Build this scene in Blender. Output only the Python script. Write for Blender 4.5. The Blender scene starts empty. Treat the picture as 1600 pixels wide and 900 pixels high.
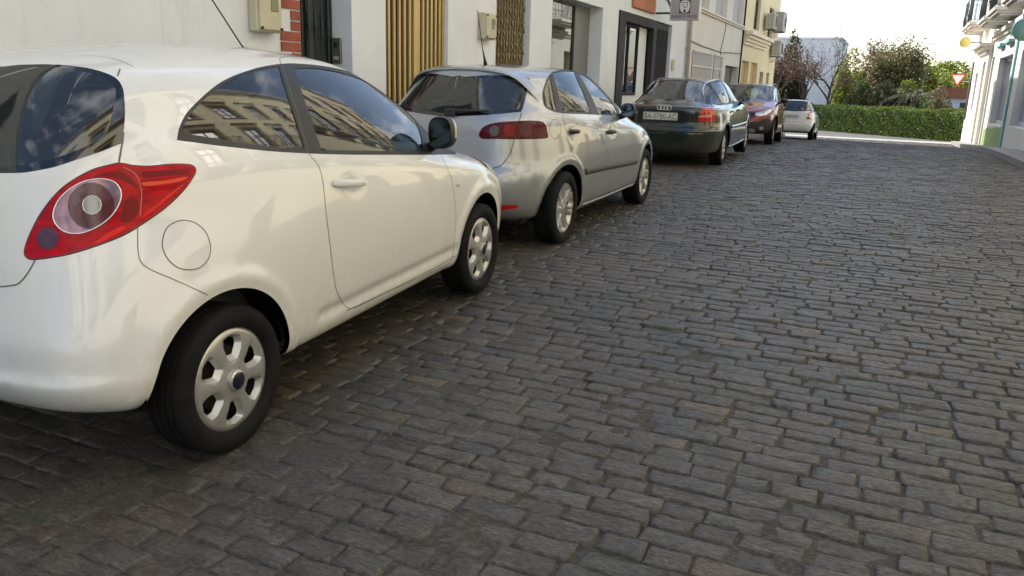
import bpy, bmesh, math, random
import numpy as np
from math import radians as RAD, pi as PI, sin, cos
from mathutils import Vector, Matrix
from mathutils.bvhtree import BVHTree
from mathutils.geometry import delaunay_2d_cdt, barycentric_transform

random.seed(7); RNG = np.random.default_rng(7)
SC = bpy.context.scene
COL = SC.collection

# ------------------------------------------------------------------ camera
F_PX = 1264.47
CR = Vector((0.90674088, 0.42065199, 0.02954472))
CU = Vector((-0.12922601, 0.21049513, 0.96901622))
CF = Vector((-0.40139958, 0.88246456, -0.24522371))
EYE = Vector((0, 0, 1.45))
cam_d = bpy.data.cameras.new('camera'); cam = bpy.data.objects.new('camera', cam_d); COL.objects.link(cam)
cam_d.sensor_width = 36; cam_d.lens = F_PX / 1600 * 36
cam_d.clip_start = .05; cam_d.clip_end = 3000
cam.matrix_world = Matrix(((CR.x, CU.x, -CF.x, EYE.x), (CR.y, CU.y, -CF.y, EYE.y), (CR.z, CU.z, -CF.z, EYE.z), (0, 0, 0, 1)))
SC.camera = cam
def ray(x, y): return (CF + CR * ((x - 800) / F_PX) - CU * ((y - 450) / F_PX))

# ------------------------------------------------------------------ light
SUN_EL, SUN_AZ = RAD(37), RAD(-60)          # azimuth measured from +Y towards +X
w = bpy.data.worlds.new('World'); SC.world = w; w.use_nodes = True
nt = w.node_tree; nt.nodes.clear()
N = nt.nodes.new; L = nt.links.new
wo = N('ShaderNodeOutputWorld'); bg = N('ShaderNodeBackground'); sky = N('ShaderNodeTexSky')
sky.sky_type = 'NISHITA'; sky.sun_disc = False; sky.sun_elevation = SUN_EL; sky.sun_rotation = SUN_AZ
sky.air_density = 1.0; sky.dust_density = 1.5; sky.ozone_density = 1.0
tc = N('ShaderNodeTexCoord'); mp = N('ShaderNodeMapping'); mp.inputs['Scale'].default_value = (1, 1, 2.4)
nz = N('ShaderNodeTexNoise'); nz.inputs['Scale'].default_value = 2.6; nz.inputs['Detail'].default_value = 8; nz.inputs['Roughness'].default_value = .62
cr = N('ShaderNodeValToRGB'); cr.color_ramp.elements[0].position = .54; cr.color_ramp.elements[1].position = .74
mx = N('ShaderNodeMix'); mx.data_type = 'RGBA'; mx.inputs[7].default_value = (9.0, 9.3, 9.8, 1)
L(tc.outputs['Generated'], mp.inputs['Vector']); L(mp.outputs[0], nz.inputs['Vector']); L(nz.outputs[0], cr.inputs[0])
L(cr.outputs[0], mx.inputs[0]); L(sky.outputs[0], mx.inputs[6]); L(mx.outputs[2], bg.inputs[0]); L(bg.outputs[0], wo.inputs[0])
bg.inputs[1].default_value = .15
sl = bpy.data.lights.new('sun', 'SUN'); sl.energy = 4.2; sl.angle = RAD(.53); sl.color = (1, .965, .90)
so = bpy.data.objects.new('sun', sl); COL.objects.link(so)
sd = Vector((sin(SUN_AZ) * cos(SUN_EL), cos(SUN_AZ) * cos(SUN_EL), sin(SUN_EL)))
so.rotation_euler = sd.to_track_quat('Z', 'Y').to_euler(); so.location = (-20, 10, 30)
vs = SC.view_settings; vs.view_transform = 'Standard'; vs.look = 'None'; vs.gamma = 1; vs.use_curve_mapping = False
vs.exposure = 1.1
SC.cycles.max_bounces = 8; SC.cycles.transparent_max_bounces = 16

# ------------------------------------------------------------------ materials
MATS = {}
class NG:
    """tiny node helper"""
    def __init__(s, name):
        s.m = bpy.data.materials.new(name); s.m.use_nodes = True; s.t = s.m.node_tree
        s.b = s.t.nodes['Principled BSDF']; s.o = s.t.nodes['Material Output']
    def n(s, kind, **kw):
        nd = s.t.nodes.new(kind)
        for k, v in kw.items():
            if k in ('data_type', 'operation', 'blend_type', 'noise_dimensions', 'feature', 'distance', 'attribute_name', 'bands_direction', 'wave_type', 'interpolation_type', 'distribution'): setattr(nd, k, v)
            else: nd.inputs[k.replace('_', ' ')].default_value = v
        return nd
    def l(s, a, b): s.t.links.new(a, b)
    def noise(s, scale, detail=4, rough=.55, vec=None, coord='Object', stretch=None):
        nz = s.n('ShaderNodeTexNoise', Scale=scale, Detail=detail, Roughness=rough)
        tc = s.n('ShaderNodeTexCoord'); src = tc.outputs[coord] if vec is None else vec
        if stretch:
            mp = s.n('ShaderNodeMapping', Scale=stretch); s.l(src, mp.inputs['Vector']); src = mp.outputs[0]
        s.l(src, nz.inputs['Vector']); return nz.outputs[0]
    def ramp(s, fac, stops):
        r = s.n('ShaderNodeValToRGB'); e = r.color_ramp.elements
        while len(e) < len(stops): e.new(.5)
        for i, (p, c) in enumerate(stops):
            e[i].position = p; e[i].color = (*c, 1) if len(c) == 3 else c
        s.l(fac, r.inputs[0]); return r.outputs[0]
    def mix(s, fac, a, b, mode='MIX'):
        m = s.n('ShaderNodeMix', data_type='RGBA', blend_type=mode)
        for k, v in ((0, fac), (6, a), (7, b)):
            if hasattr(v, 'links') or hasattr(v, 'is_output'): s.l(v, m.inputs[k])
            else: m.inputs[k].default_value = v if k == 0 else (*v, 1)
        return m.outputs[2]
    def bump(s, h, strength=.3, dist=.01):
        b = s.n('ShaderNodeBump', Strength=strength, Distance=dist); s.l(h, b.inputs['Height']); s.l(b.outputs[0], s.b.inputs['Normal']); return b

def mat(name, col, rough=.5, metal=0, coat=0, var=0, vscale=6, bump=0, bscale=40, bdist=.004, spec=.5, coat_rough=.03, dark_back=False, stretch=None, alpha=None):
    if name in MATS: return MATS[name]
    g = NG(name); b = g.b
    b.inputs['Roughness'].default_value = rough; b.inputs['Metallic'].default_value = metal
    b.inputs['Coat Weight'].default_value = coat; b.inputs['Coat Roughness'].default_value = coat_rough
    b.inputs['Specular IOR Level'].default_value = spec
    src = None
    if var:
        nz = g.noise(vscale, 5, .6, stretch=stretch)
        lo = tuple(max(0, c * (1 - var)) for c in col); hi = tuple(min(1, c * (1 + var * .7)) for c in col)
        src = g.ramp(nz, [(.3, lo), (.7, hi)])
    if dark_back:
        ge = g.n('ShaderNodeNewGeometry')
        src = g.mix(ge.outputs['Backfacing'], src if src else col, (.03, .03, .032))
    if src: g.l(src, b.inputs['Base Color'])
    else: b.inputs['Base Color'].default_value = (*col, 1)
    if bump:
        g.bump(g.noise(bscale, 4, .6, stretch=stretch), bump, bdist)
    g.m.diffuse_color = (*col, 1)
    MATS[name] = g.m; return g.m

def glass(name, tint, refl=1.0, dirt=.04, blend=.0):
    if name in MATS: return MATS[name]
    g = NG(name); t = g.t; t.nodes.remove(g.b)
    tr = g.n('ShaderNodeBsdfTransparent'); tr.inputs[0].default_value = (*tint, 1)
    gl = g.n('ShaderNodeBsdfGlossy'); gl.inputs['Roughness'].default_value = .008; gl.inputs[0].default_value = (refl, refl, refl, 1)
    fr = g.n('ShaderNodeFresnel'); fr.inputs['IOR'].default_value = 1.72
    m = g.n('ShaderNodeMixShader'); g.l(fr.outputs[0], m.inputs[0]); g.l(tr.outputs[0], m.inputs[1]); g.l(gl.outputs[0], m.inputs[2])
    df = g.n('ShaderNodeBsdfDiffuse'); df.inputs[0].default_value = (.35, .36, .35, 1)
    m2 = g.n('ShaderNodeMixShader'); m2.inputs[0].default_value = dirt
    g.l(m.outputs[0], m2.inputs[1]); g.l(df.outputs[0], m2.inputs[2]); g.l(m2.outputs[0], g.o.inputs[0])
    MATS[name] = g.m; return g.m

BLACKFRIT = mat('black ceramic glass edge', (.006, .008, .012), .04, coat=.6)
GLASS = glass('tinted car glass', (.80, .88, .84))
GLASSD = glass('dark car glass', (.55, .66, .61))
def car_paint(name, col, metal=0, rough=.35, flake=.1, dust=.5):
    if name in MATS: return MATS[name]
    g = NG(name); b = g.b
    b.inputs['Metallic'].default_value = metal; b.inputs['Roughness'].default_value = rough; b.inputs['Specular IOR Level'].default_value = flake
    b.inputs['Coat Weight'].default_value = 1; b.inputs['Coat IOR'].default_value = 1.55
    n1 = g.noise(2.2, 5, .6); n2 = g.noise(26, 5, .7); n3 = g.noise(90, 3, .7)
    c = g.ramp(n1, [(.3, tuple(x * .96 for x in col)), (.7, tuple(min(1, x * 1.02) for x in col))])
    tc = g.n('ShaderNodeTexCoord'); sp = g.n('ShaderNodeSeparateXYZ'); g.l(tc.outputs['Object'], sp.inputs[0])
    mr = g.n('ShaderNodeMapRange'); mr.inputs[1].default_value = .62; mr.inputs[2].default_value = .22; mr.inputs[3].default_value = 0; mr.inputs[4].default_value = 1; g.l(sp.outputs[2], mr.inputs[0])
    dn = g.ramp(n2, [(.35, (.15, .15, .15)), (.75, (1, 1, 1))]); dm = g.mix(1.0, mr.outputs[0], dn, 'MULTIPLY')
    sc = g.n('ShaderNodeMath', operation='MULTIPLY'); g.l(dm, sc.inputs[0]); sc.inputs[1].default_value = dust
    c = g.mix(sc.outputs[0], c, (.30, .27, .22))
    ge = g.n('ShaderNodeNewGeometry'); c = g.mix(ge.outputs['Backfacing'], c, (.05, .05, .052)); g.l(c, b.inputs['Base Color'])
    cr = g.n('ShaderNodeMapRange'); cr.inputs[3].default_value = .012; cr.inputs[4].default_value = .25; g.l(sc.outputs[0], cr.inputs[0]); g.l(cr.outputs[0], b.inputs['Coat Roughness'])
    MATS[name] = g.m; return g.m
# ------------------------------------------------------------------ objects
def link(name, me, parent=None, mats=(), loc=None, rot=None):
    o = bpy.data.objects.new(name, me); COL.objects.link(o)
    for m in mats: me.materials.append(m)
    if parent: o.parent = parent
    if loc is not None: o.location = loc
    if rot is not None: o.rotation_euler = rot
    return o
def tag(o, label=None, cat=None, group=None, kind=None):
    if label: o['label'] = label
    if cat: o['category'] = cat
    if group: o['group'] = group
    if kind: o['kind'] = kind
    return o
def empty(name, loc, rot=(0, 0, 0), label=None, cat=None, group=None):
    o = bpy.data.objects.new(name, None); COL.objects.link(o); o.location = loc; o.rotation_euler = rot
    o.empty_display_size = .1
    return tag(o, label, cat, group)

class MB:
    """mesh builder: lists of verts / faces (with material index and smooth flag)"""
    def __init__(s): s.v = []; s.f = []; s.mi = []; s.sm = []
    def add(s, vs, fs, mi=0, sm=False):
        b = len(s.v); s.v.extend([tuple(p) for p in vs])
        for f in fs: s.f.append(tuple(b + i for i in f)); s.mi.append(mi); s.sm.append(sm)
        return s
    def box(s, a, b, mi=0, bev=0, M=None):
        x0, y0, z0 = [min(p, q) for p, q in zip(a, b)]; x1, y1, z1 = [max(p, q) for p, q in zip(a, b)]
        if bev and bev * 2.02 < min(x1 - x0, y1 - y0, z1 - z0):
            e = bev; vs = []; cs = []
            X = (x0, x1); Y = (y0, y1); Z = (z0, z1)
            idx = {}
            for i in (0, 1):
                for j in (0, 1):
                    for k in (0, 1):
                        sx, sy, sz = (1, -1)[i] * e, (1, -1)[j] * e, (1, -1)[k] * e
                        idx[i, j, k] = len(vs)
                        vs += [(X[i], Y[j] + sy, Z[k] + sz), (X[i] + sx, Y[j], Z[k] + sz), (X[i] + sx, Y[j] + sy, Z[k])]
            fs = []
            def q(*l): fs.append(l)
            for i in (0, 1):
                c = [idx[i, 0, 0], idx[i, 1, 0], idx[i, 1, 1], idx[i, 0, 1]]; q(*(c if i else c[::-1]))
            for j in (0, 1):
                c = [idx[0, j, 0] + 1, idx[1, j, 0] + 1, idx[1, j, 1] + 1, idx[0, j, 1] + 1]; q(*(c[::-1] if j else c))
            for k in (0, 1):
                c = [idx[0, 0, k] + 2, idx[1, 0, k] + 2, idx[1, 1, k] + 2, idx[0, 1, k] + 2]; q(*(c if k else c[::-1]))
            for j in (0, 1):
                for k in (0, 1):
                    a_, b_ = idx[0, j, k], idx[1, j, k]; c = [a_ + 1, b_ + 1, b_ + 2, a_ + 2]; q(*(c if (j + k) % 2 else c[::-1]))
            for i in (0, 1):
                for k in (0, 1):
                    a_, b_ = idx[i, 0, k], idx[i, 1, k]; c = [a_, b_, b_ + 2, a_ + 2]; q(*(c[::-1] if (i + k) % 2 else c))
            for i in (0, 1):
                for j in (0, 1):
                    a_, b_ = idx[i, j, 0], idx[i, j, 1]; c = [a_, b_, b_ + 1, a_ + 1]; q(*(c if (i + j) % 2 else c[::-1]))
            for (i, j, k), a_ in idx.items():
                c = [a_, a_ + 1, a_ + 2]; q(*(c if (i + j + k) % 2 else c[::-1]))
        else:
            vs = [(x0, y0, z0), (x1, y0, z0), (x1, y1, z0), (x0, y1, z0), (x0, y0, z1), (x1, y0, z1), (x1, y1, z1), (x0, y1, z1)]
            fs = [(0, 3, 2, 1), (4, 5, 6, 7), (0, 1, 5, 4), (1, 2, 6, 5), (2, 3, 7, 6), (3, 0, 4, 7)]
        if M is not None: vs = [tuple(M @ Vector(p)) for p in vs]
        return s.add(vs, fs, mi)
    def tube(s, pts, r, n=8, mi=0, cap=True):
        pts = [Vector(p) for p in pts]; rs = r if hasattr(r, '__len__') else [r] * len(pts)
        vs = []; up = None
        for i, p in enumerate(pts):
            t = (pts[min(i + 1, len(pts) - 1)] - pts[max(i - 1, 0)]).normalized()
            if up is None: up = t.orthogonal().normalized()
            up = (up - t * up.dot(t)); up = up.normalized() if up.length > 1e-6 else t.orthogonal().normalized()
            sd_ = t.cross(up)
            for k in range(n):
                a = 2 * PI * k / n; vs.append(p + (up * cos(a) + sd_ * sin(a)) * rs[i])
        fs = [(i * n + k, i * n + (k + 1) % n, (i + 1) * n + (k + 1) % n, (i + 1) * n + k) for i in range(len(pts) - 1) for k in range(n)]
        if cap: fs += [tuple(range(n))[::-1], tuple((len(pts) - 1) * n + k for k in range(n))]
        return s.add(vs, fs, mi, True)
    def lathe(s, prof, n=32, M=None, mi=0, axis='Z', cap=False):
        """prof: (radius, height)"""
        vs = []
        for r, h in prof:
            for k in range(n):
                a = 2 * PI * k / n; c, d = r * cos(a), r * sin(a)
                vs.append((c, d, h) if axis == 'Z' else ((h, c, d) if axis == 'X' else (d, h, c)))
        fs = [(i * n + k, i * n + (k + 1) % n, (i + 1) * n + (k + 1) % n, (i + 1) * n + k) for i in range(len(prof) - 1) for k in range(n)]
        if cap: fs += [tuple(range(n))[::-1], tuple((len(prof) - 1) * n + k for k in range(n))]
        if M is not None: vs = [tuple(M @ Vector(p)) for p in vs]
        return s.add(vs, fs, mi, True)
    def prism(s, poly, ax, a, b, mi=0):
        """extrude a 2D polygon along axis ax from a to b"""
        n = len(poly)
        def p3(p, t): return {'X': (t, p[0], p[1]), 'Y': (p[0], t, p[1]), 'Z': (p[0], p[1], t)}[ax]
        vs = [p3(p, a) for p in poly] + [p3(p, b) for p in poly]
        fs = [tuple(range(n))[::-1], tuple(range(n, 2 * n))] + [(i, (i + 1) % n, n + (i + 1) % n, n + i) for i in range(n)]
        return s.add(vs, fs, mi)
    def build(s, name, mats, parent=None, smooth_angle=None, loc=None, rot=None, fixn=False):
        me = bpy.data.meshes.new(name); me.from_pydata(s.v, [], s.f)
        if not isinstance(mats, (list, tuple)): mats = [mats]
        me.polygons.foreach_set('material_index', s.mi); me.polygons.foreach_set('use_smooth', s.sm); me.update()
        if fixn:
            bm = bmesh.new(); bm.from_mesh(me); bmesh.ops.recalc_face_normals(bm, faces=bm.faces); bm.to_mesh(me); bm.free()
        if smooth_angle is not None: me.set_sharp_from_angle(angle=smooth_angle)
        return link(name, me, parent, mats, loc, rot)

# ground height (world z; the camera stands at z = 1.45)
GY = [-60, -30, -10, 0, 2.16, 4.46, 6.2, 8.7, 11, 13.8, 16.4, 19, 21.6, 24.2, 28, 32.2, 34.5, 40, 50, 90, 400]
GZ = [-3.6, -2.5, -1.85, -1.49, -1.40, -1.315, -1.275, -1.243, -1.222, -1.215, -1.225, -1.26, -1.31, -1.375, -1.53, -1.71, -1.80, -1.94, -2.03, -2.1, -2.1]
_gy = np.linspace(-60, 400, 4601); _gz = np.interp(_gy, GY, GZ)
_k = np.exp(-np.linspace(-2, 2, 21) ** 2); _k /= _k.sum(); _gz = np.convolve(np.pad(_gz, 10, 'edge'), _k, 'valid') + 1.45
def G(y): return float(np.interp(y, _gy, _gz))
def Gn(y): return np.interp(y, _gy, _gz)
def pxX(x, y, X): d = ray(x, y); return EYE + d * ((X - EYE.x) / d.x)      # point where a sight line meets the plane X
def pxY(x, y, Y): d = ray(x, y); return EYE + d * (Y / d.y)
# ------------------------------------------------------------------ car bodies
def bspline(tab, v):
    """clamped uniform cubic B-spline through control rows tab, at parameters v in 0..1"""
    tab = np.asarray(tab, float); n = len(tab); p = 3
    kn = np.concatenate([[0] * p, np.linspace(0, 1, n - p + 1), [1] * p])
    v = np.clip(np.asarray(v, float), 0, 1 - 1e-9)
    B = [((kn[i] <= v) & (v < kn[i + 1])).astype(float) for i in range(len(kn) - 1)]
    for d in range(1, p + 1):
        nb = []
        for i in range(len(kn) - 1 - d):
            a = 0 if kn[i + d] == kn[i] else (v - kn[i]) / (kn[i + d] - kn[i]) * B[i]
            b = 0 if kn[i + d + 1] == kn[i + 1] else (kn[i + d + 1] - v) / (kn[i + d + 1] - kn[i + 1]) * B[i + 1]
            nb.append(a + b)
        B = nb
    return np.stack(B, -1) @ tab

class Surf:
    """car skin: rings round the car. row = (rear x, rear z, half width, side z, front x, front z, rear roundness, front roundness, position of max width)"""
    def __init__(s, rows, slope, flares=(), NU=150, NV=90, dents=(), groove=None):
        s.rows = rows; s.dents = dents; s.groove = groove; s.slope = slope; s.flares = flares; s.NU = NU; s.NV = NV
        U, V = np.meshgrid(np.arange(NU + 1) / NU, np.arange(NV + 1) / NV, indexing='ij')
        s.P = s.ev(U.ravel(), V.ravel()); s.UV = np.stack([U.ravel() * NU, V.ravel() * NV], 1)
        tr = []
        for i in range(NU):
            for j in range(NV):
                a = i * (NV + 1) + j; b = a + NV + 1
                tr += [(a, b, b + 1), (a, b + 1, a + 1)]
        s.tr = tr; s.bvh = BVHTree.FromPolygons([Vector(p) for p in s.P], tr)
    def ev(s, u, v):
        u = np.atleast_1d(u); v = np.atleast_1d(v)
        q = bspline(s.rows, v); xr, zr, w_, zs, xf, zf, nr, nf, xc = q.T
        th = PI * u; c, sn = np.cos(th), np.abs(np.sin(th))
        n = np.where(c > 0, nr, nf); C = np.abs(c)
        r = (C ** n + sn ** n) ** (-1 / n)
        X = C * r; Y = sn * r
        y = xc + np.where(c > 0, (xr - xc) * X, (xf - xc) * X)
        x = w_ * Y
        side = zs + s.slope(v) * (y - 1.1)
        wt = X ** 4.5
        zend = np.where(c > 0, zr, zf)
        z = side * (1 - wt) + zend * wt
        for (fy, fz, R, amp, wd) in s.flares:
            d = np.hypot(y - fy, z - fz) - R
            m = np.clip((Y - .55) / .3, 0, 1)
            x = x + amp * np.exp(-(d / wd) ** 2) * m * np.where(z < fz - .02, np.exp(-((z - fz + .02) / .12) ** 2), 1)
        for (fy, fz, ry, rz, amp) in s.dents: x = x - amp * np.exp(-((y - fy) / ry) ** 2 - ((z - fz) / rz) ** 2) * (Y > .8)
        if s.groove:
            a, b, gz, gw, amp = s.groove; m = np.clip((y - a) / .08, 0, 1) * np.clip((b - y) / .08, 0, 1); x = x - amp * m * np.exp(-((z - gz) / gw) ** 2) * (Y > .8)
        return np.stack([x, y, z], 1)
    def nrm(s, u, v):
        e = 2e-4; u = np.clip(u, e, 1 - e); v = np.clip(v, e, 1 - e)
        du = s.ev(u + e, v) - s.ev(u - e, v); dv = s.ev(u, v + e) - s.ev(u, v - e)
        n = np.cross(du, dv); l = np.linalg.norm(n, axis=1, keepdims=True); return n / np.maximum(l, 1e-12)
    def uv_of(s, p, fi):
        a, b, c = s.tr[fi]
        r = barycentric_transform(p, *[Vector(s.P[k]) for k in (a, b, c)], *[Vector((*s.UV[k], 0)) for k in (a, b, c)])
        return (r.x, r.y)
    def hit(s, o, d):
        d = d.normalized(); h = s.bvh.ray_cast(o, d)
        if h[0] is not None: return s.uv_of(h[0], h[2])
        best = None
        for t in np.linspace(max(0, o.length - 4), o.length + 6, 500):
            q = s.bvh.find_nearest(o + d * t)
            if q[0] is not None and (best is None or q[3] < best[0]): best = (q[3], q[0], q[2])
        return s.uv_of(best[1], best[2])

def smooth_poly(pts, closed=True, step=1.0):
    """Catmull-Rom through pts; a repeated point is a sharp corner"""
    out = []; n = len(pts)
    rng = range(n if closed else n - 1)
    g = lambda i: np.array(pts[i % n] if closed else pts[min(max(i, 0), n - 1)], float)
    for i in rng:
        p0, p1, p2, p3 = g(i - 1), g(i), g(i + 1), g(i + 2)
        L_ = np.linalg.norm(p2 - p1)
        if L_ < 1e-7: continue
        m = max(1, int(math.ceil(L_ / step)))
        m1 = (p2 - p0) / 2; m2 = (p3 - p1) / 2
        l1, l2 = np.linalg.norm(m1), np.linalg.norm(m2)
        if l1 > L_: m1 *= L_ / l1
        if l2 > L_: m2 *= L_ / l2
        if np.allclose(p0, p1): m1 = (p2 - p1) * .6
        if np.allclose(p3, p2): m2 = (p2 - p1) * .6
        for k in range(m):
            t = k / m; h = 2 * t ** 3 - 3 * t ** 2 + 1, t ** 3 - 2 * t ** 2 + t, -2 * t ** 3 + 3 * t ** 2, t ** 3 - t ** 2
            out.append(h[0] * p1 + h[1] * m1 + h[2] * p2 + h[3] * m2)
    if not closed: out.append(g(n - 1))
    return np.array(out)

def inpoly(P, poly):
    x, y = P[:, 0], P[:, 1]; ins = np.zeros(len(P), bool); n = len(poly)
    for i in range(n):
        x0, y0 = poly[i]; x1, y1 = poly[(i + 1) % n]
        if y0 == y1: continue
        c = ((y0 > y) != (y1 > y)) & (x < (x1 - x0) * (y - y0) / (y1 - y0) + x0)
        ins ^= c
    return ins

class Car:
    def __init__(s, name, surf, loc, heading, slope, label, cat='car', flip=False):
        s.S = surf; s.flip = flip
        s.root = empty(name, loc, (slope, 0, -heading), label, cat)
        s.M = Matrix.Translation(loc) @ Matrix.Rotation(-heading, 4, 'Z') @ Matrix.Rotation(slope, 4, 'X')
        s.Mi = s.M.inverted(); s.R3 = s.Mi.to_3x3()
        s.feats = []; s.seams = []
    def lay(s, p):
        """2D curves are laid out in picture, side, rear, front or top view and dropped onto the skin"""
        k = p[0]
        if k == 'p':
            o = s.Mi @ EYE; d = s.R3 @ ray(p[1], p[2])
            if s.flip: o.x *= -1; d.x *= -1
            return s.S.hit(o, d)
        if k == 's': return s.S.hit(Vector((3, p[1], p[2])), Vector((-1, 0, 0)))
        if k == 'r':
            u, v = s.S.hit(Vector((max(p[1], .004), -6, p[2])), Vector((0, 1, 0))); return (0, v) if p[1] < .004 else (u, v)
        if k == 'f':
            u, v = s.S.hit(Vector((max(p[1], .004), 9, p[2])), Vector((0, -1, 0))); return (s.S.NU, v) if p[1] < .004 else (u, v)
        if k == 't': return s.S.hit(Vector((max(p[1], .004), p[2], 4)), Vector((0, 0, -1)))
        if k == 'uv': return (p[1], p[2])
    def curve(s, pts, closed=True, step=None):
        kind = pts[0][0]
        step = step or {'p': 2.0, 'uv': 1}.get(kind, .02)
        segs = []; cur = []
        if all(p[0] == kind for p in pts):
            sm = smooth_poly([p[1:] for p in pts], closed, step)
            return np.array([s.lay((kind, *q)) for q in sm])
        # mixed views: lay every point and smooth in surface coordinates
        q = [s.lay(p) for p in pts]
        return smooth_poly(q, closed, 1.0)
    def feat(s, name, pts, mats=None, off=0.0, hole=False, both=True, step=None, label=None, parent=None, clampu=None):
        poly = s.curve(pts, True, step) if not isinstance(pts, np.ndarray) else pts
        poly[:, 0] = np.clip(poly[:, 0], 0, s.S.NU); poly[:, 1] = np.clip(poly[:, 1], 0, s.S.NV)
        if clampu is not None: poly[:, 0] = np.where(poly[:, 0] < clampu, 0, poly[:, 0])
        s.feats.append(dict(name=name, poly=poly, mats=mats, off=off, hole=hole, both=both, label=label, parent=parent)); return poly
    def seam(s, pts, width=.0045, off=.0008, closed=False, mi=1, step=None, both=True):
        c = s.curve(pts, closed, step) if not isinstance(pts, np.ndarray) else pts
        s.seams.append((c, width, off, closed, mi, both)); return c
    def pt(s, p):
        u, v = s.lay(p) if not isinstance(p, np.ndarray) else p
        a = np.array([u / s.S.NU]), np.array([v / s.S.NV])
        return Vector(s.S.ev(*a)[0]), Vector(s.S.nrm(*a)[0])
    def strip(s, c, width, off, closed, side=1, raised=False):
        """ribbon on the skin along curve c (surface coordinates)"""
        u = c[:, 0] / s.S.NU; v = c[:, 1] / s.S.NV
        P = s.S.ev(u, v); Nn = s.S.nrm(u, v)
        if closed: T = np.roll(P, -1, 0) - np.roll(P, 1, 0)
        else: T = np.gradient(P, axis=0)
        T /= np.maximum(np.linalg.norm(T, axis=1, keepdims=True), 1e-9); B = np.cross(Nn, T)
        prof = [(-.5, 0), (.5, 0)] if not raised else [(-.5, -.0), (-.35, .8), (0, 1), (.35, .8), (.5, 0)]
        rows = [P + B * width * a + Nn * (off + (raised * b if raised else 0)) for a, b in prof]
        m = len(prof); vs = np.stack(rows, 1).reshape(-1, 3)
        if raised: ns = np.stack([Nn * (.25 + .75 * b) + B * a * 1.6 for a, b in prof], 1).reshape(-1, 3)
        else: ns = np.stack([Nn] * m, 1).reshape(-1, 3)
        ns = ns / np.linalg.norm(ns, axis=1, keepdims=True)
        k = len(P); fs = []
        for i in range(k if closed else k - 1):
            j = (i + 1) % k
            for q in range(m - 1): fs.append((i * m + q, j * m + q, j * m + q + 1, i * m + q + 1))
        if side < 0: vs = vs * [-1, 1, 1]; ns = ns * [-1, 1, 1]; fs = [f[::-1] for f in fs]
        return vs, ns, fs
    def make(s, body_mats, body_name='body'):
        S = s.S; allp = [S.UV]; edges = []; n0 = 0
        ol = [f['poly'] for f in s.feats]
        if ol:
            O = np.concatenate(ol)
            keep = np.ones(len(S.UV), bool)
            inner = (S.UV[:, 0] > 0) & (S.UV[:, 0] < S.NU) & (S.UV[:, 1] > 0) & (S.UV[:, 1] < S.NV)
            idx = np.where(inner)[0]
            # drop grid points that crowd an outline
            gx = {}
            for i, (a, b) in enumerate(O): gx.setdefault((int(a), int(b)), []).append(i)
            for i in idx:
                a, b = S.UV[i]; ia, ib = int(a), int(b)
                for da in (-1, 0):
                    for db in (-1, 0):
                        for k in gx.get((ia + da, ib + db), ()):
                            if abs(O[k, 0] - a) < .3 and abs(O[k, 1] - b) < .3: keep[i] = False
            pts = [tuple(p) for p in S.UV[keep]]
        else: pts = [tuple(p) for p in S.UV]
        for poly in ol:
            b = len(pts); pts += [tuple(p) for p in poly]
            edges += [(b + i, b + (i + 1) % len(poly)) for i in range(len(poly))]
        r = delaunay_2d_cdt([Vector(p) for p in pts], edges, [], 0, 1e-4, False)
        UV = np.array([tuple(p) for p in r[0]]); T = np.array([f for f in r[2]], int)
        cen = UV[T].mean(1); pid = np.full(len(T), -1)
        for k, f in enumerate(s.feats): pid[inpoly(cen, f['poly'])] = k
        u = np.clip(UV[:, 0] / S.NU, 0, 1); v = np.clip(UV[:, 1] / S.NV, 0, 1)
        P = S.ev(u, v); Nn = S.nrm(u, v)
        # triangles must face outward
        fn = np.cross(P[T[:, 1]] - P[T[:, 0]], P[T[:, 2]] - P[T[:, 0]])
        flipm = (fn * Nn[T[:, 0]]).sum(1) < 0; T[flipm] = T[flipm][:, ::-1]
        area = np.linalg.norm(fn, axis=1); 
        sgn = 1 if (Nn[:, 0] * P[:, 0]).sum() > 0 else -1
        Nn = Nn * sgn
        if sgn < 0: T = T[:, ::-1]
        s.sgn = sgn
        ok = area > 1e-10
        groups = {}
        for k in range(-1, len(s.feats)):
            if k >= 0 and s.feats[k]['hole']: continue
            sel = T[(pid == k) & ok]
            if len(sel) == 0: continue
            groups[k] = sel
        out = {}
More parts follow.
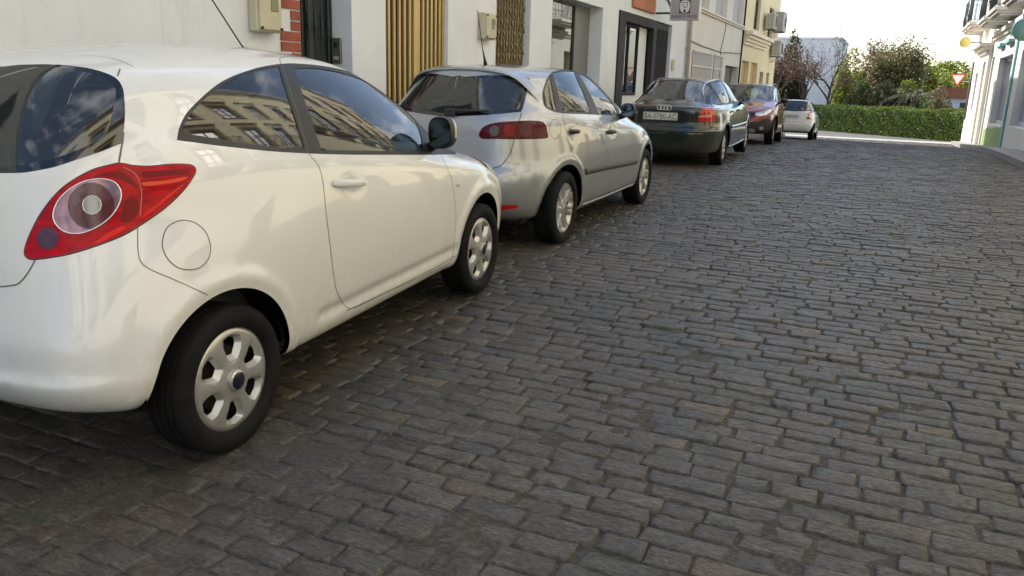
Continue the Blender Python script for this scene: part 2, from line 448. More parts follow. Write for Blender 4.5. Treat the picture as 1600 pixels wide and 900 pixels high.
        for k, sel in groups.items():
            f = s.feats[k] if k >= 0 else dict(name=body_name, mats=body_mats, off=0, both=True, label=None, parent=None)
            used, inv = np.unique(sel, return_inverse=True); tri = inv.reshape(-1, 3)
            Pv = P[used] + Nn[used] * f['off']; Nv = Nn[used]
            if f['mats'] and any(m in (GLASS, GLASSD, BLACKFRIT) for m in f['mats']) and len(Pv) > 20:
                # pressed glass is smoother than the skin round it: shade it from a low order surface through the pane
                sidey = np.abs(Nv[:, 0]).mean() > np.abs(Nv[:, 1]).mean()
                a_, b_, t_ = (Pv[:, 1], Pv[:, 2], Pv[:, 0]) if sidey else (Pv[:, 0], Pv[:, 2], Pv[:, 1])
                am, bm2 = (a_.mean(), b_.mean()) if sidey else (0, b_.mean())
                A_, B_ = a_ - am, b_ - bm2
                Q = np.stack([np.ones_like(A_), A_, B_, A_ ** 2, A_ * B_, B_ ** 2], 1) if sidey else np.stack([np.ones_like(A_), B_, A_ ** 2, B_ ** 2, A_ ** 4, A_ ** 2 * B_], 1)
                k_ = np.linalg.lstsq(Q, t_, rcond=None)[0]
                if sidey: ga, gb = k_[1] + 2 * k_[3] * A_ + k_[4] * B_, k_[2] + k_[4] * A_ + 2 * k_[5] * B_; nn_ = np.stack([np.ones_like(A_), -ga, -gb], 1)
                else: ga, gb = 2 * k_[2] * A_ + 4 * k_[4] * A_ ** 3 + 2 * k_[5] * A_ * B_, k_[1] + 2 * k_[3] * B_ + k_[5] * A_ ** 2; nn_ = np.stack([-ga, np.ones_like(A_), -gb], 1)
                nn_ /= np.linalg.norm(nn_, axis=1, keepdims=True); nn_ *= np.sign((nn_ * Nv).sum(1, keepdims=True).mean()); Nv = nn_
            def mk(side, extra=None):
                sc = np.array([side, 1, 1]); return Pv * sc, Nv * sc, (tri if side > 0 else tri[:, ::-1])
            central = Pv[:, 0].min() < .004 or k < 0
            sides = [[1, -1]] if central else ([[1], [-1]] if f['both'] else [[1] if not s.flip else [-1]])
            for grp in sides:
                Vs = []; Ns = []; Fs = []; MI = []; b = 0
                for sd_ in grp:
                    a1, a2, a3 = mk(sd_); Vs.append(a1); Ns.append(a2); Fs += [tuple(t + b) for t in a3]; MI += [0] * len(a3); b += len(a1)
                if k < 0:
                    for (c, wd, off, closed, mi, both) in s.seams:
                        for sd_ in ((1, -1) if both else ((1,) if not s.flip else (-1,))):
                            a1, a2, a3 = s.strip(c, wd, off * sgn, closed, sd_)
                            Vs.append(a1); Ns.append(a2 * sgn); Fs += [tuple(int(i) + b for i in t) for t in a3]; MI += [mi] * len(a3); b += len(a1)
                o = mesh_n(f['name'], np.concatenate(Vs), Fs, np.concatenate(Ns), f['mats'], f['parent'] or s.root, MI)
                if f['label']: o['label'] = f['label']
                out.setdefault(f['name'], []).append(o)
        s.out = out; return out
    def rim_trim(s, name, c, width, height, m, closed=True, both=True, parent=None, off=0):
        """raised rubber or metal strip lying on the skin"""
        for sd_ in ((1, -1) if both else ((1,) if not s.flip else (-1,))):
            a1, a2, a3 = s.strip(c, width, off * s.sgn, closed, sd_, raised=height * s.sgn)
            o = mesh_n(name, a1, [tuple(int(i) for i in t) for t in a3], a2 * s.sgn, [m], parent or s.root)
        return o

def mesh_n(name, V, F, Nn, mats, parent, MI=None):
    me = bpy.data.meshes.new(name); me.from_pydata([tuple(map(float, p)) for p in V], [], [tuple(int(i) for i in f) for f in F])
    me.polygons.foreach_set('use_smooth', [True] * len(me.polygons))
    if MI is not None and len(me.polygons) == len(MI): me.polygons.foreach_set('material_index', MI)
    me.update()
    if len(me.vertices) == len(Nn): me.normals_split_custom_set_from_vertices([tuple(map(float, n)) for n in Nn])
    return link(name, me, parent, mats if isinstance(mats, (list, tuple)) else [mats])

# ------------------------------------------------------------------ wheels
def holes_disc(R, holes, prof, depth, n=96, grid=.012):
    """dished disc with cut openings whose walls go back by depth; returns MB (axis +X is outward)"""
    outer = [(R * cos(2 * PI * k / n), R * sin(2 * PI * k / n)) for k in range(n)]
    pts = list(outer); edges = [(k, (k + 1) % n) for k in range(n)]
    for h in holes:
        b = len(pts); pts += [tuple(p) for p in h]; edges += [(b + k, b + (k + 1) % len(h)) for k in range(len(h))]
    g = np.arange(-R, R, grid)
    for a in g:
        for c in g:
            if math.hypot(a, c) < R - grid * .4 and all(min(math.hypot(a - p[0], c - p[1]) for p in h) > grid * .35 for h in holes): pts.append((a, c))
    r = delaunay_2d_cdt([Vector(p) for p in pts], edges, [], 0, 1e-6, False)
    UV = np.array([tuple(p) for p in r[0]]); T = np.array([f for f in r[2]])
    cen = UV[T].mean(1); keep = np.hypot(cen[:, 0], cen[:, 1]) < R
    for h in holes: keep &= ~inpoly(cen, np.array(h))
    mb = MB(); rr = np.hypot(UV[:, 0], UV[:, 1])
    hmap = np.zeros(len(UV))
    for h in holes:
        H = np.array(h); d = np.min(np.hypot(UV[:, None, 0] - H[None, :, 0], UV[:, None, 1] - H[None, :, 1]), 1)
        hmap = np.maximum(hmap, np.exp(-(d / .012) ** 2))
    X = np.interp(rr, [p[0] for p in prof], [p[1] for p in prof]) - hmap * .003
    mb.add([(X[i], UV[i, 0], UV[i, 1]) for i in range(len(UV))], [tuple(int(q) for q in t) for t in T[keep]], 0, True)
    for h in holes:
        m = len(h); c = np.mean(h, 0)
        f = lambda p: float(np.interp(math.hypot(*p), [q[0] for q in prof], [q[1] for q in prof])) - .003
        vs = [(f(p), p[0], p[1]) for p in h]
        q = [(c[0] + (p[0] - c[0]) * .70, c[1] + (p[1] - c[1]) * .70) for p in h]
        vs += [(f(p) - depth, *p2) for p, p2 in zip(h, q)]
        mb.add(vs, [(k, (k + 1) % m, m + (k + 1) % m, m + k) for k in range(m)], 0, True)
    return mb

def rounded(poly, k=.25, n=4):
    out = []
    m = len(poly); P = [np.array(p, float) for p in poly]
    for i in range(m):
        a, b, c = P[i - 1], P[i], P[(i + 1) % m]
        p, q = b + (a - b) * k, b + (c - b) * k
        for t in np.linspace(0, 1, n): out.append(tuple((1 - t) ** 2 * p + 2 * t * (1 - t) * b + t * t * q))
    return out

def rotp(poly, a): c, s_ = cos(a), sin(a); return [(p[0] * c - p[1] * s_, p[0] * s_ + p[1] * c) for p in poly]

TYRE = mat('tyre rubber', (.009, .009, .010), .8, var=.5, vscale=14, bump=.25, bscale=120, bdist=.001, spec=.2)
ALLOY = mat('silver wheel paint', (.50, .50, .51), .34, metal=.75, var=.12, vscale=8)
COVER = mat('silver plastic wheel trim', (.50, .50, .51), .33, metal=.65, var=.12, vscale=8)
DARKM = mat('dark steel', (.025, .024, .023), .6, metal=.4, var=.4, vscale=9)
BRAKE = mat('brake iron', (.12, .11, .10), .45, metal=.8, var=.4, vscale=20)
HUBBLUE = mat('dark blue badge', (.004, .006, .022), .3, coat=.3)
def wheel_meshes(R, rim, wid, style):
    """meshes with +X outward"""
    hw = wid / 2
    prof = []  # tyre section
    sw = [(rim - .004, hw * .80), (rim + .006, hw * .93), (rim + (R - rim) * .30, hw * 1.02), (rim + (R - rim) * .55, hw * 1.04), (R - .022, hw * .97), (R - .009, hw * .90), (R - .002, hw * .80)]
    prof += [(r, x) for r, x in sw]
    gs = [.55, .18, -.18, -.55]
    for gx in gs:
        c = gx * hw; prof += [(R, c + .006), (R - .007, c + .004), (R - .007, c - .004), (R, c - .006)]
    prof += [(r, -x) for r, x in sw[::-1]]
    t = MB().lathe(prof, 72, axis='X')
    # tread blocks: shallow cuts modelled as shoulder notches
    b = MB().lathe([(rim + .002, hw * .78), (rim - .012, hw * .6), (rim - .03, -hw * .1), (rim - .035, -hw * .7), (rim + .0, -hw * .8)], 48, axis='X')
    b.lathe([(.001, -hw * .2), (rim - .03, -hw * .2)], 48, axis='X')
    b.lathe([(.001, hw * .12), (rim * .62, hw * .12), (rim * .62, hw * .02), (.001, hw * .02)], 32, axis='X', mi=1)
    face = hw * .86
    if style == 'ka':
        base = rounded([(.135, -.050), (.165, -.047), (.180, .0), (.165, .047), (.135, .050), (.078, .024), (.078, -.024)], .15, 3)
        holes = [rotp(base, RAD(86 + 60 * k)) for k in range(6)]
        pr = [(0, face + .010), (.035, face + .010), (.07, face + .006), (rim * .75, face + .004), (rim * .93, face - .002), (rim, face - .014)]
        d = holes_disc(rim, holes, pr, .022)
        hub = MB().lathe([(.041, face - .002), (.040, face + .02), (.034, face + .024)], 32, axis='X')
        for k in range(6): hub.lathe([(.0035, 0), (.0001, .004)], 8, axis='X', M=Matrix.Translation((face + .006, .052 * cos(RAD(56 + 60 * k)), .052 * sin(RAD(56 + 60 * k)))), mi=1)
        bad = MB().lathe([(.033, face + .0235), (.027, face + .027), (.0001, face + .029)], 32, axis='X')
        return t, b, d, hub, bad
    # twin-spoke alloy
    ns = {'twin': 7, 'five': 5, 'ten': 10}[style]; st = 2 * PI / ns
    holes = []
    r0, r1 = .058, rim - .016
    for k in range(ns):
        a = st * k + RAD(12)
        hw1, hw0 = (st * .5) * .62, (st * .5) * .30
        pl = [(r0 * cos(-hw0), r0 * sin(-hw0)), (r1 * cos(-hw1), r1 * sin(-hw1)), (r1 * cos(0), r1 * sin(0)), (r1 * cos(hw1), r1 * sin(hw1)), (r0 * cos(hw0), r0 * sin(hw0))]
        holes.append(rotp(rounded(pl, .18, 3), a))
        if style == 'twin':
            r2 = .085; g = .045
            pl = [(r2, -.002), (r1, -.0 - g * r1), (r1, g * r1), (r2, .002)]
            holes.append(rotp(rounded(pl, .2, 3), a + st / 2))
    pr = [(0, face - .006), (.05, face - .006), (rim * .5, face - .012), (rim * .93, face - .004), (rim * .97, face + .001), (rim, face - .004)]
    d = holes_disc(rim, holes, pr, .03, grid=.014)
    hub = MB().lathe([(.032, face - .008), (.031, face + .0), (.028, face + .002)], 24, axis='X')
    bad = MB().lathe([(.027, face + .001), (.0001, face + .003)], 24, axis='X')
    return t, b, d, hub, bad
def add_wheels(car, R, rim, wid, track, wb, style, cover_mat, badge):
    ms = wheel_meshes(R, rim, wid, style); src = None; s_ = car.root
    for sx in (1, -1):
        for y in (0, wb):
            rot = (RAD(random.uniform(0, 360)) if (y or sx < 0) else 0, 0, 0 if sx > 0 else PI)
            if src is None:
                w_ = ms[1].build('wheel', [DARKM, BRAKE], s_, RAD(40)); 
                t_ = ms[0].build('tyre', TYRE, w_, RAD(45)); d_ = ms[2].build('rim', cover_mat, w_, RAD(38)); h_ = ms[3].build('hub_cap', [cover_mat, DARKM], w_, RAD(40)); b_ = ms[4].build('hub_badge', badge, w_)
                src = (w_, t_, d_, h_, b_)
            else:
                w_ = src[0].copy(); COL.objects.link(w_); w_.parent = s_
                for c in src[1:]:
                    cc = c.copy(); COL.objects.link(cc); cc.parent = w_
            w_.location = (sx * (track - wid / 2), y, R); w_.rotation_euler = rot
def wheel_wells(car, centers, R, x_out, depth=.30):
    for (cy, cz) in centers:
        for sx in (1, -1):
            mb = MB(); n = 28; vs = []; prof = [(R + .012, x_out - .004), (R + .012, x_out - depth), (.001, x_out - depth)]
            for r, xx in prof:
                for k in range(n + 1):
                    a = PI * .02 + (PI * .96) * k / n; vs.append((sx * xx, cy + r * cos(a), cz + r * sin(a)))
            fs = [(i * (n + 1) + k, i * (n + 1) + k + 1, (i + 1) * (n + 1) + k + 1, (i + 1) * (n + 1) + k) for i in range(2) for k in range(n)]
            mb.add(vs, fs, 0, True); mb.build('wheel_arch_liner', mat('liner plastic', (.005, .005, .005), 1, spec=.05), car.root)
def arch_lip(car, cy, cz, R, paint, both=True, a0=-.03, a1=1.03, depth=.022):
    """the rolled inner edge of a wheel opening"""
    n = 48; uv = []
    for k in range(n + 1):
        a = PI * (a0 + (a1 - a0) * k / n); uv.append(car.lay(('s', cy + R * cos(a), cz + R * sin(a))))
    uv = np.array(uv); P = car.S.ev(uv[:, 0] / car.S.NU, uv[:, 1] / car.S.NV)
    for sx in (1, -1):
        Vs, Ns, Fs = [], [], []; b = 0
        for i, p in enumerate(P):
            d = np.array([0, p[1] - cy, p[2] - cz]); d /= np.linalg.norm(d)
            for q, (dx, dr, nx, nr) in enumerate([(0, 0, .9, -.1), (-.004, -.003, .5, -.8), (-depth, -.004, 0, -1)]):
                v = p + np.array([dx, 0, 0]) + d * dr; n_ = np.array([nx, 0, 0]) + d * nr; n_ /= np.linalg.norm(n_)
                Vs.append(v * [sx, 1, 1]); Ns.append(n_ * [sx, 1, 1])
        for i in range(n):
            for q in range(2):
                f = (b + i * 3 + q, b + (i + 1) * 3 + q, b + (i + 1) * 3 + q + 1, b + i * 3 + q + 1); Fs.append(f if sx < 0 else f[::-1])
        mesh_n('wheel_arch_lip', np.array(Vs), Fs, np.array(Ns), [paint], car.root)

SEAT = mat('dark seat cloth', (.11, .11, .115), .9, var=.3, vscale=30)
PLAST = mat('dark interior plastic', (.05, .05, .052), .6, var=.2)
TRIMB = mat('black rubber trim', (.014, .014, .015), .5, var=.25, vscale=20)
def rbox(mb, c, sz, rx=0, bev=.04, mi=0, seg=3):
    """softly rounded block (superellipsoid grid)"""
    n, m = 14, 10; vs = []; e = .35
    M = Matrix.Translation(c) @ Matrix.Rotation(rx, 4, 'X')
    f = lambda w_, k: math.copysign(abs(w_) ** k, w_)
    for i in range(m + 1):
        ph = -PI / 2 + PI * i / m
        for k in range(n * 2):
            th = PI * k / n
            vs.append(M @ Vector((f(cos(ph), e) * f(cos(th), e) * sz[0] / 2, f(cos(ph), e) * f(sin(th), e) * sz[1] / 2, f(sin(ph), e) * sz[2] / 2)))
    N2 = n * 2
    fs = [(i * N2 + k, i * N2 + (k + 1) % N2, (i + 1) * N2 + (k + 1) % N2, (i + 1) * N2 + k) for i in range(m) for k in range(N2)]
    mb.add(vs, fs, mi, True)
def interior(car, y_seat, y_bench, w_, zf, dash_y, belt, dash=True):
    R_ = car.root
    tub = MB()
    tub.box((-w_ + .12, y_bench - .15, zf), (w_ - .12, dash_y + .1, zf + .02))
    for sx in (1, -1): tub.box((sx * (w_ - .115), y_bench - .1, zf), (sx * (w_ - .09), dash_y + .1, belt - .06))
    tub.box((-w_ + .26, y_bench - .52, belt - .20), (w_ - .26, y_bench - .18, belt - .185))
    tub.build('cabin_trim', PLAST, R_)
    for sx in (1, -1):
        mb = MB(); rbox(mb, (sx * .35, y_seat, zf + .30), (.50, .50, .20)); rbox(mb, (sx * .35, y_seat - .30, zf + .62), (.50, .16, .66), RAD(14))
        s_ = mb.build('seat', SEAT, R_)
        hb = MB(); rbox(hb, (sx * .35, y_seat - .38, zf + .93), (.25, .09, .17), RAD(8)); hb.build('headrest', SEAT, s_)
    mb = MB(); rbox(mb, (0, y_bench + .15, zf + .24), (2 * w_ - .5, .5, .2)); rbox(mb, (0, y_bench - .08, zf + .45), (2 * w_ - .5, .15, .5), RAD(14))
    s_ = mb.build('rear_bench', SEAT, R_)
    for sx in (1, -1): hb = MB(); rbox(hb, (sx * .33, y_bench - .16, zf + .76), (.24, .08, .13), RAD(8)); hb.build('headrest', SEAT, s_)
    if dash:
        mb = MB(); rbox(mb, (0, dash_y, belt - .12), (2 * w_ - .24, .5, .26)); rbox(mb, (-.36, dash_y - .12, belt + .01), (.42, .25, .12)); mb.build('dashboard', PLAST, R_)
        mb = MB(); M = Matrix.Translation((-.36, dash_y - .38, belt - .04)) @ Matrix.Rotation(RAD(-65 + 180), 4, 'X')
        pts = [M @ Vector((.18 * cos(a), .18 * sin(a), 0)) for a in np.linspace(0, 2 * PI, 33)]
        mb.tube(pts, .014, 8, cap=False)
        for a in (0, PI, PI * 1.5): mb.tube([M @ Vector((0, 0, .02)), M @ Vector((.17 * cos(a), .17 * sin(a), 0))], .014, 6)
        mb.lathe([(.055, 0), (.05, .02), (.001, .025)], 16, M=M); mb.build('steering_wheel', mat('grey steering wheel', (.30, .30, .31), .5), R_)
def mirror(car, c, sz, paint, side_sign=1, glass_c=(.25, .33, .4)):
    """door mirror; c = centre of the glass in car coordinates (right side)"""
    for sx in (1, -1):
        mb = MB(); n = 28; vs = []
        ring = lambda s_, yy, k: [(c[0] + sz[0] / 2 * s_ * math.copysign(abs(cos(a)) ** .72, cos(a)), yy, c[2] + sz[1] / 2 * s_ * math.copysign(abs(sin(a)) ** .72, sin(a)) - (.012 if cos(a) < 0 and False else 0)) for a in np.linspace(0, 2 * PI, k, endpoint=False)]
        depth = [(.93, .004), (1.0, 0.0), (1.04, .02), (1.03, .05), (.93, .085), (.7, .115), (.35, .13), (.05, .134)]
        for s_, dy in depth: vs += ring(s_, c[1] + dy, n)
        vs = [(sx * x, y, z) for x, y, z in vs]
        fs = []; mis = []
        for i in range(len(depth) - 1):
            for k in range(n):
                f = (i * n + k, i * n + (k + 1) % n, (i + 1) * n + (k + 1) % n, (i + 1) * n + k)
                f = f[::-1] if sx > 0 else f
                zc = sin(2 * PI * (k + .5) / n); mb_i = 0 if (zc > -.25 and i >= 3) else 1
                fs.append((f, mb_i))
        mb.v = [tuple(p) for p in vs]
        for f, m_ in fs: mb.f.append(f); mb.mi.append(m_); mb.sm.append(True)
        # arm to the door
        a = Vector((sx * (c[0] - sz[0] * .30), c[1] + .05, c[2] - sz[1] * .36)); b_ = Vector((sx * (c[0] - sz[0] / 2 - .07), c[1] + .07, c[2] - sz[1] * .58))
        mb.tube([a, (a + b_) / 2 + Vector((0, 0, -.008)), b_], [.032, .028, .034], 10, mi=1)
        h = mb.build('door_mirror', [paint, TRIMB], car.root, RAD(60))
        g = MB(); g.add([(sx * x, y, z) for x, y, z in ring(.92, c[1] - .001, n)], [tuple(range(n)) if sx < 0 else tuple(range(n))[::-1]])
        g.build('mirror_glass', mat('mirror silver', (.10, .15, .20), .03, metal=1), h)
# ------------------------------------------------------------------ ground
def sett_mat():
    g = NG('granite setts'); b = g.b
    at = g.n('ShaderNodeAttribute', attribute_name='tint')
    n1 = g.noise(38, 7, .72, stretch=(1, 2.6, 1)); n2 = g.noise(8, 6, .7, stretch=(1, 1.7, 1)); n3 = g.noise(1.1, 4, .6); n4 = g.noise(240, 2, .6)
    c = g.ramp(n1, [(.30, (.017, .0155, .0135)), (.48, (.058, .0535, .0465)), (.60, (.088, .082, .072)), (.74, (.185, .172, .150))])
    c = g.mix(1.0, c, at.outputs['Color'], 'MULTIPLY')
    c2 = g.ramp(n2, [(.3, (.46, .46, .46)), (.7, (1.42, 1.40, 1.36))]); c = g.mix(1.0, c, c2, 'MULTIPLY')
    c3 = g.ramp(n3, [(.35, (.78, .81, .84)), (.65, (1.20, 1.10, 1.02))]); c = g.mix(1.0, c, c3, 'MULTIPLY')
    g.l(c, b.inputs['Base Color'])
    r = g.ramp(n1, [(.3, (.72, .72, .72)), (.75, (.32, .32, .32))]); g.l(r, b.inputs['Roughness'])
    b.inputs['Specular IOR Level'].default_value = .6
    b1 = g.n('ShaderNodeBump', Strength=.9, Distance=.006); g.l(n1, b1.inputs['Height'])
    b2 = g.n('ShaderNodeBump', Strength=.6, Distance=.010); g.l(n2, b2.inputs['Height']); g.l(b2.outputs[0], b1.inputs['Normal'])
    b3 = g.n('ShaderNodeBump', Strength=.5, Distance=.002); g.l(n4, b3.inputs['Height']); g.l(b1.outputs[0], b3.inputs['Normal'])
    g.l(b3.outputs[0], b.inputs['Normal']); return g.m
def joint_mat():
    g = NG('earth in the joints'); n1 = g.noise(38, 7, .72, stretch=(1, 2.6, 1)); n2 = g.noise(3, 4, .6)
    c = g.ramp(n1, [(.30, (.015, .0135, .012)), (.5, (.056, .052, .045)), (.74, (.150, .138, .120))]); c2 = g.ramp(n2, [(.3, (.75, .75, .75)), (.7, (1.2, 1.18, 1.12))])
    g.l(g.mix(1.0, c, c2, 'MULTIPLY'), g.b.inputs['Base Color']); g.b.inputs['Roughness'].default_value = .9
    g.bump(n1, .8, .008); return g.m
def setts():
    X0, X1, Y0, Y1 = -4.28, 2.22, -2.5, 38.4
    V = []; F = []; T = []; nv = 0; y = Y0; row = 0
    while y < Y1:
        pitch = .100 * random.uniform(.86, 1.14); near = y < 9; K = 4 if near else (2 if y < 20 else 1)
        x = X0 + random.uniform(-.2, 0); drift = random.uniform(-.006, .006)
        while x < X1:
            ln = random.choice([.15, .18, .20, .23, .26]) * random.uniform(.9, 1.12)
            g0 = random.uniform(.0008, .0034)
            ge = g0 * random.choice([.3, .5, 1.2]); a, b_ = x + ge, x + ln - ge; c, d = y + g0 * .9, y + pitch - g0 * .9
            if b_ > X1 + .03: b_ = X1 + .03
            if a < X0: a = X0
            if b_ - a > .05:
                j = .009; C = [(a + random.uniform(-j, j), c + random.uniform(-j, j) * .7), (b_ + random.uniform(-j, j), c + random.uniform(-j, j) * .7), (b_ + random.uniform(-j, j), d + random.uniform(-j, j) * .7), (a + random.uniform(-j, j), d + random.uniform(-j, j) * .7)]
                out = []
                for q in range(4):
                    p, r = C[q], C[(q + 1) % 4]; kk = K if q % 2 == 0 else max(1, K // 2)
                    for m in range(kk):
                        t = m / kk; jj = .0045 if m else 0
                        out.append((p[0] + (r[0] - p[0]) * t + random.uniform(-jj, jj), p[1] + (r[1] - p[1]) * t + random.uniform(-jj, jj)))
                n = len(out); cx = sum(p[0] for p in out) / n; cy = sum(p[1] for p in out) / n
                zt = random.gauss(0, .0028); sx_, sy_ = random.gauss(0, .010), random.gauss(-.014, .018); e = random.uniform(.010, .02)
                zz = lambda px, py: G(py) + zt + (px - cx) * sx_ + (py - cy) * sy_
                for (px, py) in out: V.append((px, py, zz(px, py) - .022))
                for (px, py) in out:
                    k = .06; V.append((px + (cx - px) * k, py + (cy - py) * k, zz(px, py) - .0024 + (random.gauss(0, .001) if near else 0)))
                for (px, py) in out:
                    l = math.hypot(cx - px, cy - py) + 1e-6; k = min(.5, e * 1.3 / l); V.append((px + (cx - px) * k, py + (cy - py) * k, zz(px, py) + (random.gauss(0, .0012) if near else 0)))
                V.append((cx, cy, zz(cx, cy) + .001))
                for q in range(n):
                    w_ = (q + 1) % n
                    F += [(nv + q, nv + w_, nv + n + w_, nv + n + q), (nv + n + q, nv + n + w_, nv + 2 * n + w_, nv + 2 * n + q), (nv + 2 * n + q, nv + 2 * n + w_, nv + 3 * n)]
                nv += 3 * n + 1
                v_ = random.gauss(1, .085); r_ = random.random()
                col = (v_, v_, v_)
                if r_ < .012: col = (v_ * 1.35, v_ * 1.15, v_ * .92)
                elif r_ < .09: col = (v_ * 1.12, v_ * 1.03, v_ * .96)
                elif r_ < .24: col = (v_ * .95, v_ * .99, v_ * 1.07)
                elif r_ < .27: col = (v_ * 1.07, v_ * .99, v_ * .98)
                T += [(max(.5, min(1.9, col[0])), max(.5, col[1]), max(.45, col[2]), 1)] * (3 * n + 1)
            x += ln
        y += pitch; row += 1
    me = bpy.data.meshes.new('cobbled_road'); me.from_pydata(V, [], F)
    at = me.attributes.new('tint', 'FLOAT_COLOR', 'POINT'); at.data.foreach_set('color', np.array(T, dtype=np.float32).ravel())
    me.polygons.foreach_set('use_smooth', [True] * len(me.polygons)); me.update()
    tag(link('cobbled_road', me, None, [sett_mat()]), kind='structure')
def sheet(name, x0, x1, ys, dz, m, nx=2, fn=None):
    mb = MB(); xs = np.linspace(x0, x1, nx)
    vs = [(x, y, G(y) + dz + (fn(x, y) if fn else 0)) for y in ys for x in xs]
    fs = [(j * nx + i, j * nx + i + 1, (j + 1) * nx + i + 1, (j + 1) * nx + i) for j in range(len(ys) - 1) for i in range(nx - 1)]
    mb.add(vs, fs, 0, True); return tag(mb.build(name, m), kind='structure')
from mathutils import noise as MN
def jz(x, y): return -.0095 + .0045 * math.exp(-max(0, y - 1.2) ** 2 / 5) * (1 if x < -.3 else math.exp(-(x + .3) ** 2 / 1.5)) + .004 * MN.noise(Vector((x * .8, y * .8, 7))) + .0075 * MN.noise(Vector((x * 3.1, y * 3.1, 0))) + .0085 * MN.noise(Vector((x * 13, y * 13, 3)))
ASPH = mat('worn asphalt', (.085, .083, .08), .85, var=.35, vscale=3, bump=.4, bscale=90, bdist=.004)
PAVE = mat('cement pavement', (.23, .22, .205), .85, var=.25, vscale=4, bump=.3, bscale=60)
GRAN = mat('granite kerb', (.22, .21, .20), .7, var=.35, vscale=30, bump=.3, bscale=80)
setts()
sheet('road_bed', -4.28, 2.22, list(np.arange(-2.6, 9.2, .045)), 0, joint_mat(), 150, jz)
sheet('road_bed', -4.28, 2.22, list(np.arange(9.2, 38.4, .4)), -.007, joint_mat(), 20)
sheet('terrain', -150, 150, list(np.arange(-60, 60, 4)) + [80, 120, 200, 390], -.035, mat('dry earth', (.16, .14, .10), .95, var=.3), 12)
sheet('cross_street', -60, 60, list(np.arange(38.4, 41.0, .8)) , -.004, mat('pale worn cement road', (.30, .285, .26), .85, var=.2, vscale=2), 8)
sheet('cross_street', -60, 60, list(np.arange(40.8, 70, 2)), 0.0, ASPH, 8)
def pavement(name, x0, x1, y0, y1, kx, h=.13):
    ys = list(np.arange(y0, y1, 1.0)) + [y1]
    mb = MB()
    for a, b_ in zip(ys[:-1], ys[1:]):
        za, zb = G(a) + h, G(b_) + h
        for (xa, xb, mi, up) in (((min(kx, kx + (.13 if x1 > kx + .01 else -.13))), max(kx, kx + (.13 if x1 > kx + .01 else -.13)), 1, .003), (x0, x1, 0, 0)):
            g_ = .004 if mi else 0
            vs = [(xa, a + g_, za - h - .15), (xb, a + g_, za - h - .15), (xb, b_ - g_, zb - h - .15), (xa, b_ - g_, zb - h - .15), (xa, a + g_, za + up), (xb, a + g_, za + up), (xb, b_ - g_, zb + up), (xa, b_ - g_, zb + up)]
            mb.add(vs, [(0, 3, 2, 1), (4, 5, 6, 7), (0, 1, 5, 4), (1, 2, 6, 5), (2, 3, 7, 6), (3, 0, 4, 7)], mi)
    return tag(mb.build(name, [PAVE, GRAN]), kind='structure')
pavement('pavement', 2.35, 2.95, -20, 38.0, 2.22)
pavement('pavement', -4.95, -4.41, -20, 38.0, -4.28)

# ------------------------------------------------------------------ buildings
def wallmat(name, col, var=.10, dirt=.18, rough=.88, bump=.25, bscale=45):
    g = NG(name); n1 = g.noise(1.2, 6, .65); n2 = g.noise(9, 5, .7)
    lo = tuple(c * (1 - var) for c in col)
    c = g.ramp(n1, [(.3, lo), (.62, col)])
    st = g.noise(1.0, 6, .7, stretch=(3.5, 3.5, .35))
    c = g.mix(g.ramp(st, [(.56, (0, 0, 0)), (.80, (dirt * 2, dirt * 2, dirt * 2))]), c, tuple(x * .62 for x in col))
    g.l(c, g.b.inputs['Base Color']); g.b.inputs['Roughness'].default_value = rough; g.b.inputs['Specular IOR Level'].default_value = .3
    b1 = g.n('ShaderNodeBump', Strength=bump, Distance=.004); g.l(g.noise(bscale, 5, .65), b1.inputs['Height'])
    b2 = g.n('ShaderNodeBump', Strength=bump, Distance=.012); g.l(n2, b2.inputs['Height']); g.l(b2.outputs[0], b1.inputs['Normal']); g.l(b1.outputs[0], g.b.inputs['Normal'])
    return g.m
WHITE = wallmat('white lime render', (.72, .755, .82), dirt=.32)
CREAM = wallmat('cream render', (.74, .71, .65))
YELL = wallmat('pale yellow render', (.80, .72, .48))
YELL2 = wallmat('ochre yellow render', (.70, .58, .34))
STONE = wallmat('pale moulding stone', (.66, .62, .54))
ROOFT = mat('terracotta tiles', (.36, .13, .07), .8, var=.4, vscale=12, bump=.6, bscale=20, bdist=.03, stretch=(1, 8, 1))
DGREY = mat('dark grey metal', (.05, .055, .062), .5, var=.2)
PANE = glass('window pane', (.10, .12, .12), dirt=.02)
DARKROOM = mat('dark room', (.02, .02, .022), .9)
